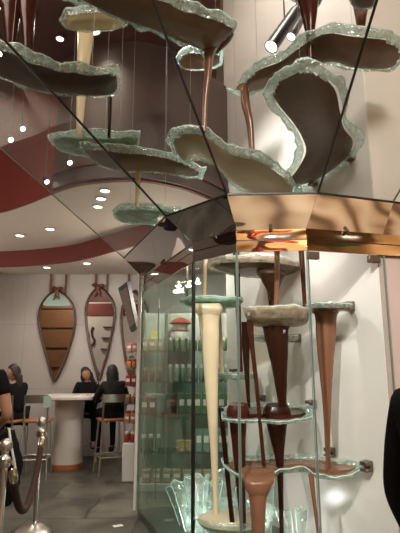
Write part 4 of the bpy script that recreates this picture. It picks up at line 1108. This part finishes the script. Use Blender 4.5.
# tilted screen
a, b_, c, d_ = pd(119.5, 288, 7.0), pd(128.5, 281.5, 6.6), pd(138, 327, 6.55), pd(132.5, 332, 6.95)
root = thing('menu_screen', (a+b_+c+d_)/4, 'dark tilted screen on an arm above the end rack', 'screen')
MB().slab([a, b_, c, d_], .05).build('casing', M['black'], root, smooth=False)
nrm = (b_-a).cross(d_-a).normalized(); nrm = nrm if nrm.y < 0 else -nrm
cc = (a+b_+c+d_)/4; MB().slab([cc + (p-cc)*.8 + nrm*.028 for p in (a, b_, c, d_)], .004).build('lit_panel', M['screen'], root, smooth=False)
MB().tube([cc - nrm*.02, cc - nrm*.12 + UP*.05, Vector((cc.x+.12, cc.y+.25, cc.z+.1)), Vector((cc.x+.16, cc.y+.3, Hh(1.6)))], .02, 8).build('arm', M['black'], root)
# three hanging lamps seen through the glass
p = pd(187, 286, 6.0); root = thing('hanging_lamp', Vector((p.x, p.y, p.z-.15)), 'hanging rod with three bright lamps, seen through the glass under the band', 'lamp')
MB().tube([Vector((p.x, p.y, p.z-.16)), Vector((p.x, p.y, Hh(1.6)))], .018, 8).build('rod', M['bronze'], root)
MB().tube([Vector((p.x-.13, p.y, p.z+.04)), Vector((p.x+.16, p.y, p.z+.07))], .009, 8).build('crossbar', M['bronze'], root)
for dx, dz in ((-.11, .0), (.02, .0), (.14, .04)):
    q = Vector((p.x+dx, p.y-.04, p.z+dz)); hd = MB().lathe([(.02, .05), (.03, .045), (.045, 0), (.042, -.004)], q, 14).build('shade', M['steel'], root); MB().ball(q + Vector((0, 0, -.004)), .036, 12, (1, 1, .6)).build('bulb', M['lamp'], hd)
# what the right wall mirror shows of the far side of the shop
def far(u, v):
    r = ray(u, v); return Vector((r.x*19.85/r.y, -2.96, CAM_Z + r.z*19.85/r.y))
pts = [far(u, v) for u, v in ((93, 327), (91.5, 330), (92, 336), (94, 340), (93, 344), (90, 345.5), (87.5, 342), (88, 336), (86.5, 331))]
tag(MB().tube(catmull(pts, 6), .045, 8).build('scroll_ornament', M['choco_frame']), 'dark scroll ornament on the far white wall, seen in the right mirror', 'ornament')
for k, (u, v) in enumerate(((108, 327), (106.5, 338), (105.5, 349))):
    q = far(u, v); tag(MB().box(q, (.40, .16, .04)).build('wall_shelf', M['choco_frame']), ('topmost', 'middle', 'lowest')[k] + ' dark ledge on the far white wall, seen in the right mirror', 'shelf', 'dark ledges in the mirror')
# things at the back of the shop that the band mirrors
def mirrored(u, v, n, y, z=None):
    p = pd(u, v, 3.34); r = ray(u, v).normalized(); n = n.normalized(); o = r - n*2*r.dot(n); return p + o*((y-p.y)/o.y)
PC['greenw'] = pbr('green_wreath', (.02, .34, .07), .5, var=.5, scale=20)
for (u, v, i, col, lb) in ((271, 240, 2, 'red', 'red wreath on the golden rear wall behind the viewer'), (340, 240, 3, 'greenw', 'green wreath high on the golden side wall at far right')):
    n = Vector((Bp[i+1].y-Bp[i].y, -(Bp[i+1].x-Bp[i].x), 0)).normalized(); n = n if n.y < 0 else -n
    p = pd(u, v, 3.36); r = ray(u, v).normalized(); o = r - n*2*r.dot(n)
    q = p + o*((-2.86-p.y)/o.y if i == 2 else (6.68-p.x)/o.x)
    e1 = Vector((1, 0, 0)) if i == 2 else Vector((0, 1, 0)); e2 = Vector((0, 1, 0)) if i == 2 else Vector((-1, 0, 0))
    t = thing('wreath', q, lb, 'wreath'); b = MB(); R = []
    for k in range(25):
        a_ = 2*PI*k/24; R.append(q + e1*(.2*math.cos(a_)) + UP*(.2*math.sin(a_)))
    b.tube(R, [.13 + .02*math.sin(k*2.1) for k in range(25)], 10, False); b.build('ring', PC[col], t)
    MB().ball(q - UP*.22 + e2*.14, .06, 12, (1.2, .8, .8)).build('ribbon_bow', PC['gold'], t)

SC.view_settings.view_transform = 'Standard'; SC.view_settings.look = 'None'; SC.view_settings.gamma = 1; SC.view_settings.exposure = 0
SC.view_settings.use_curve_mapping = False
SC.cycles.transparent_max_bounces = 48; SC.cycles.max_bounces = 14; SC.cycles.glossy_bounces = 6; SC.cycles.sample_clamp_indirect = 4
SC.cycles.caustics_reflective = False; SC.cycles.caustics_refractive = False
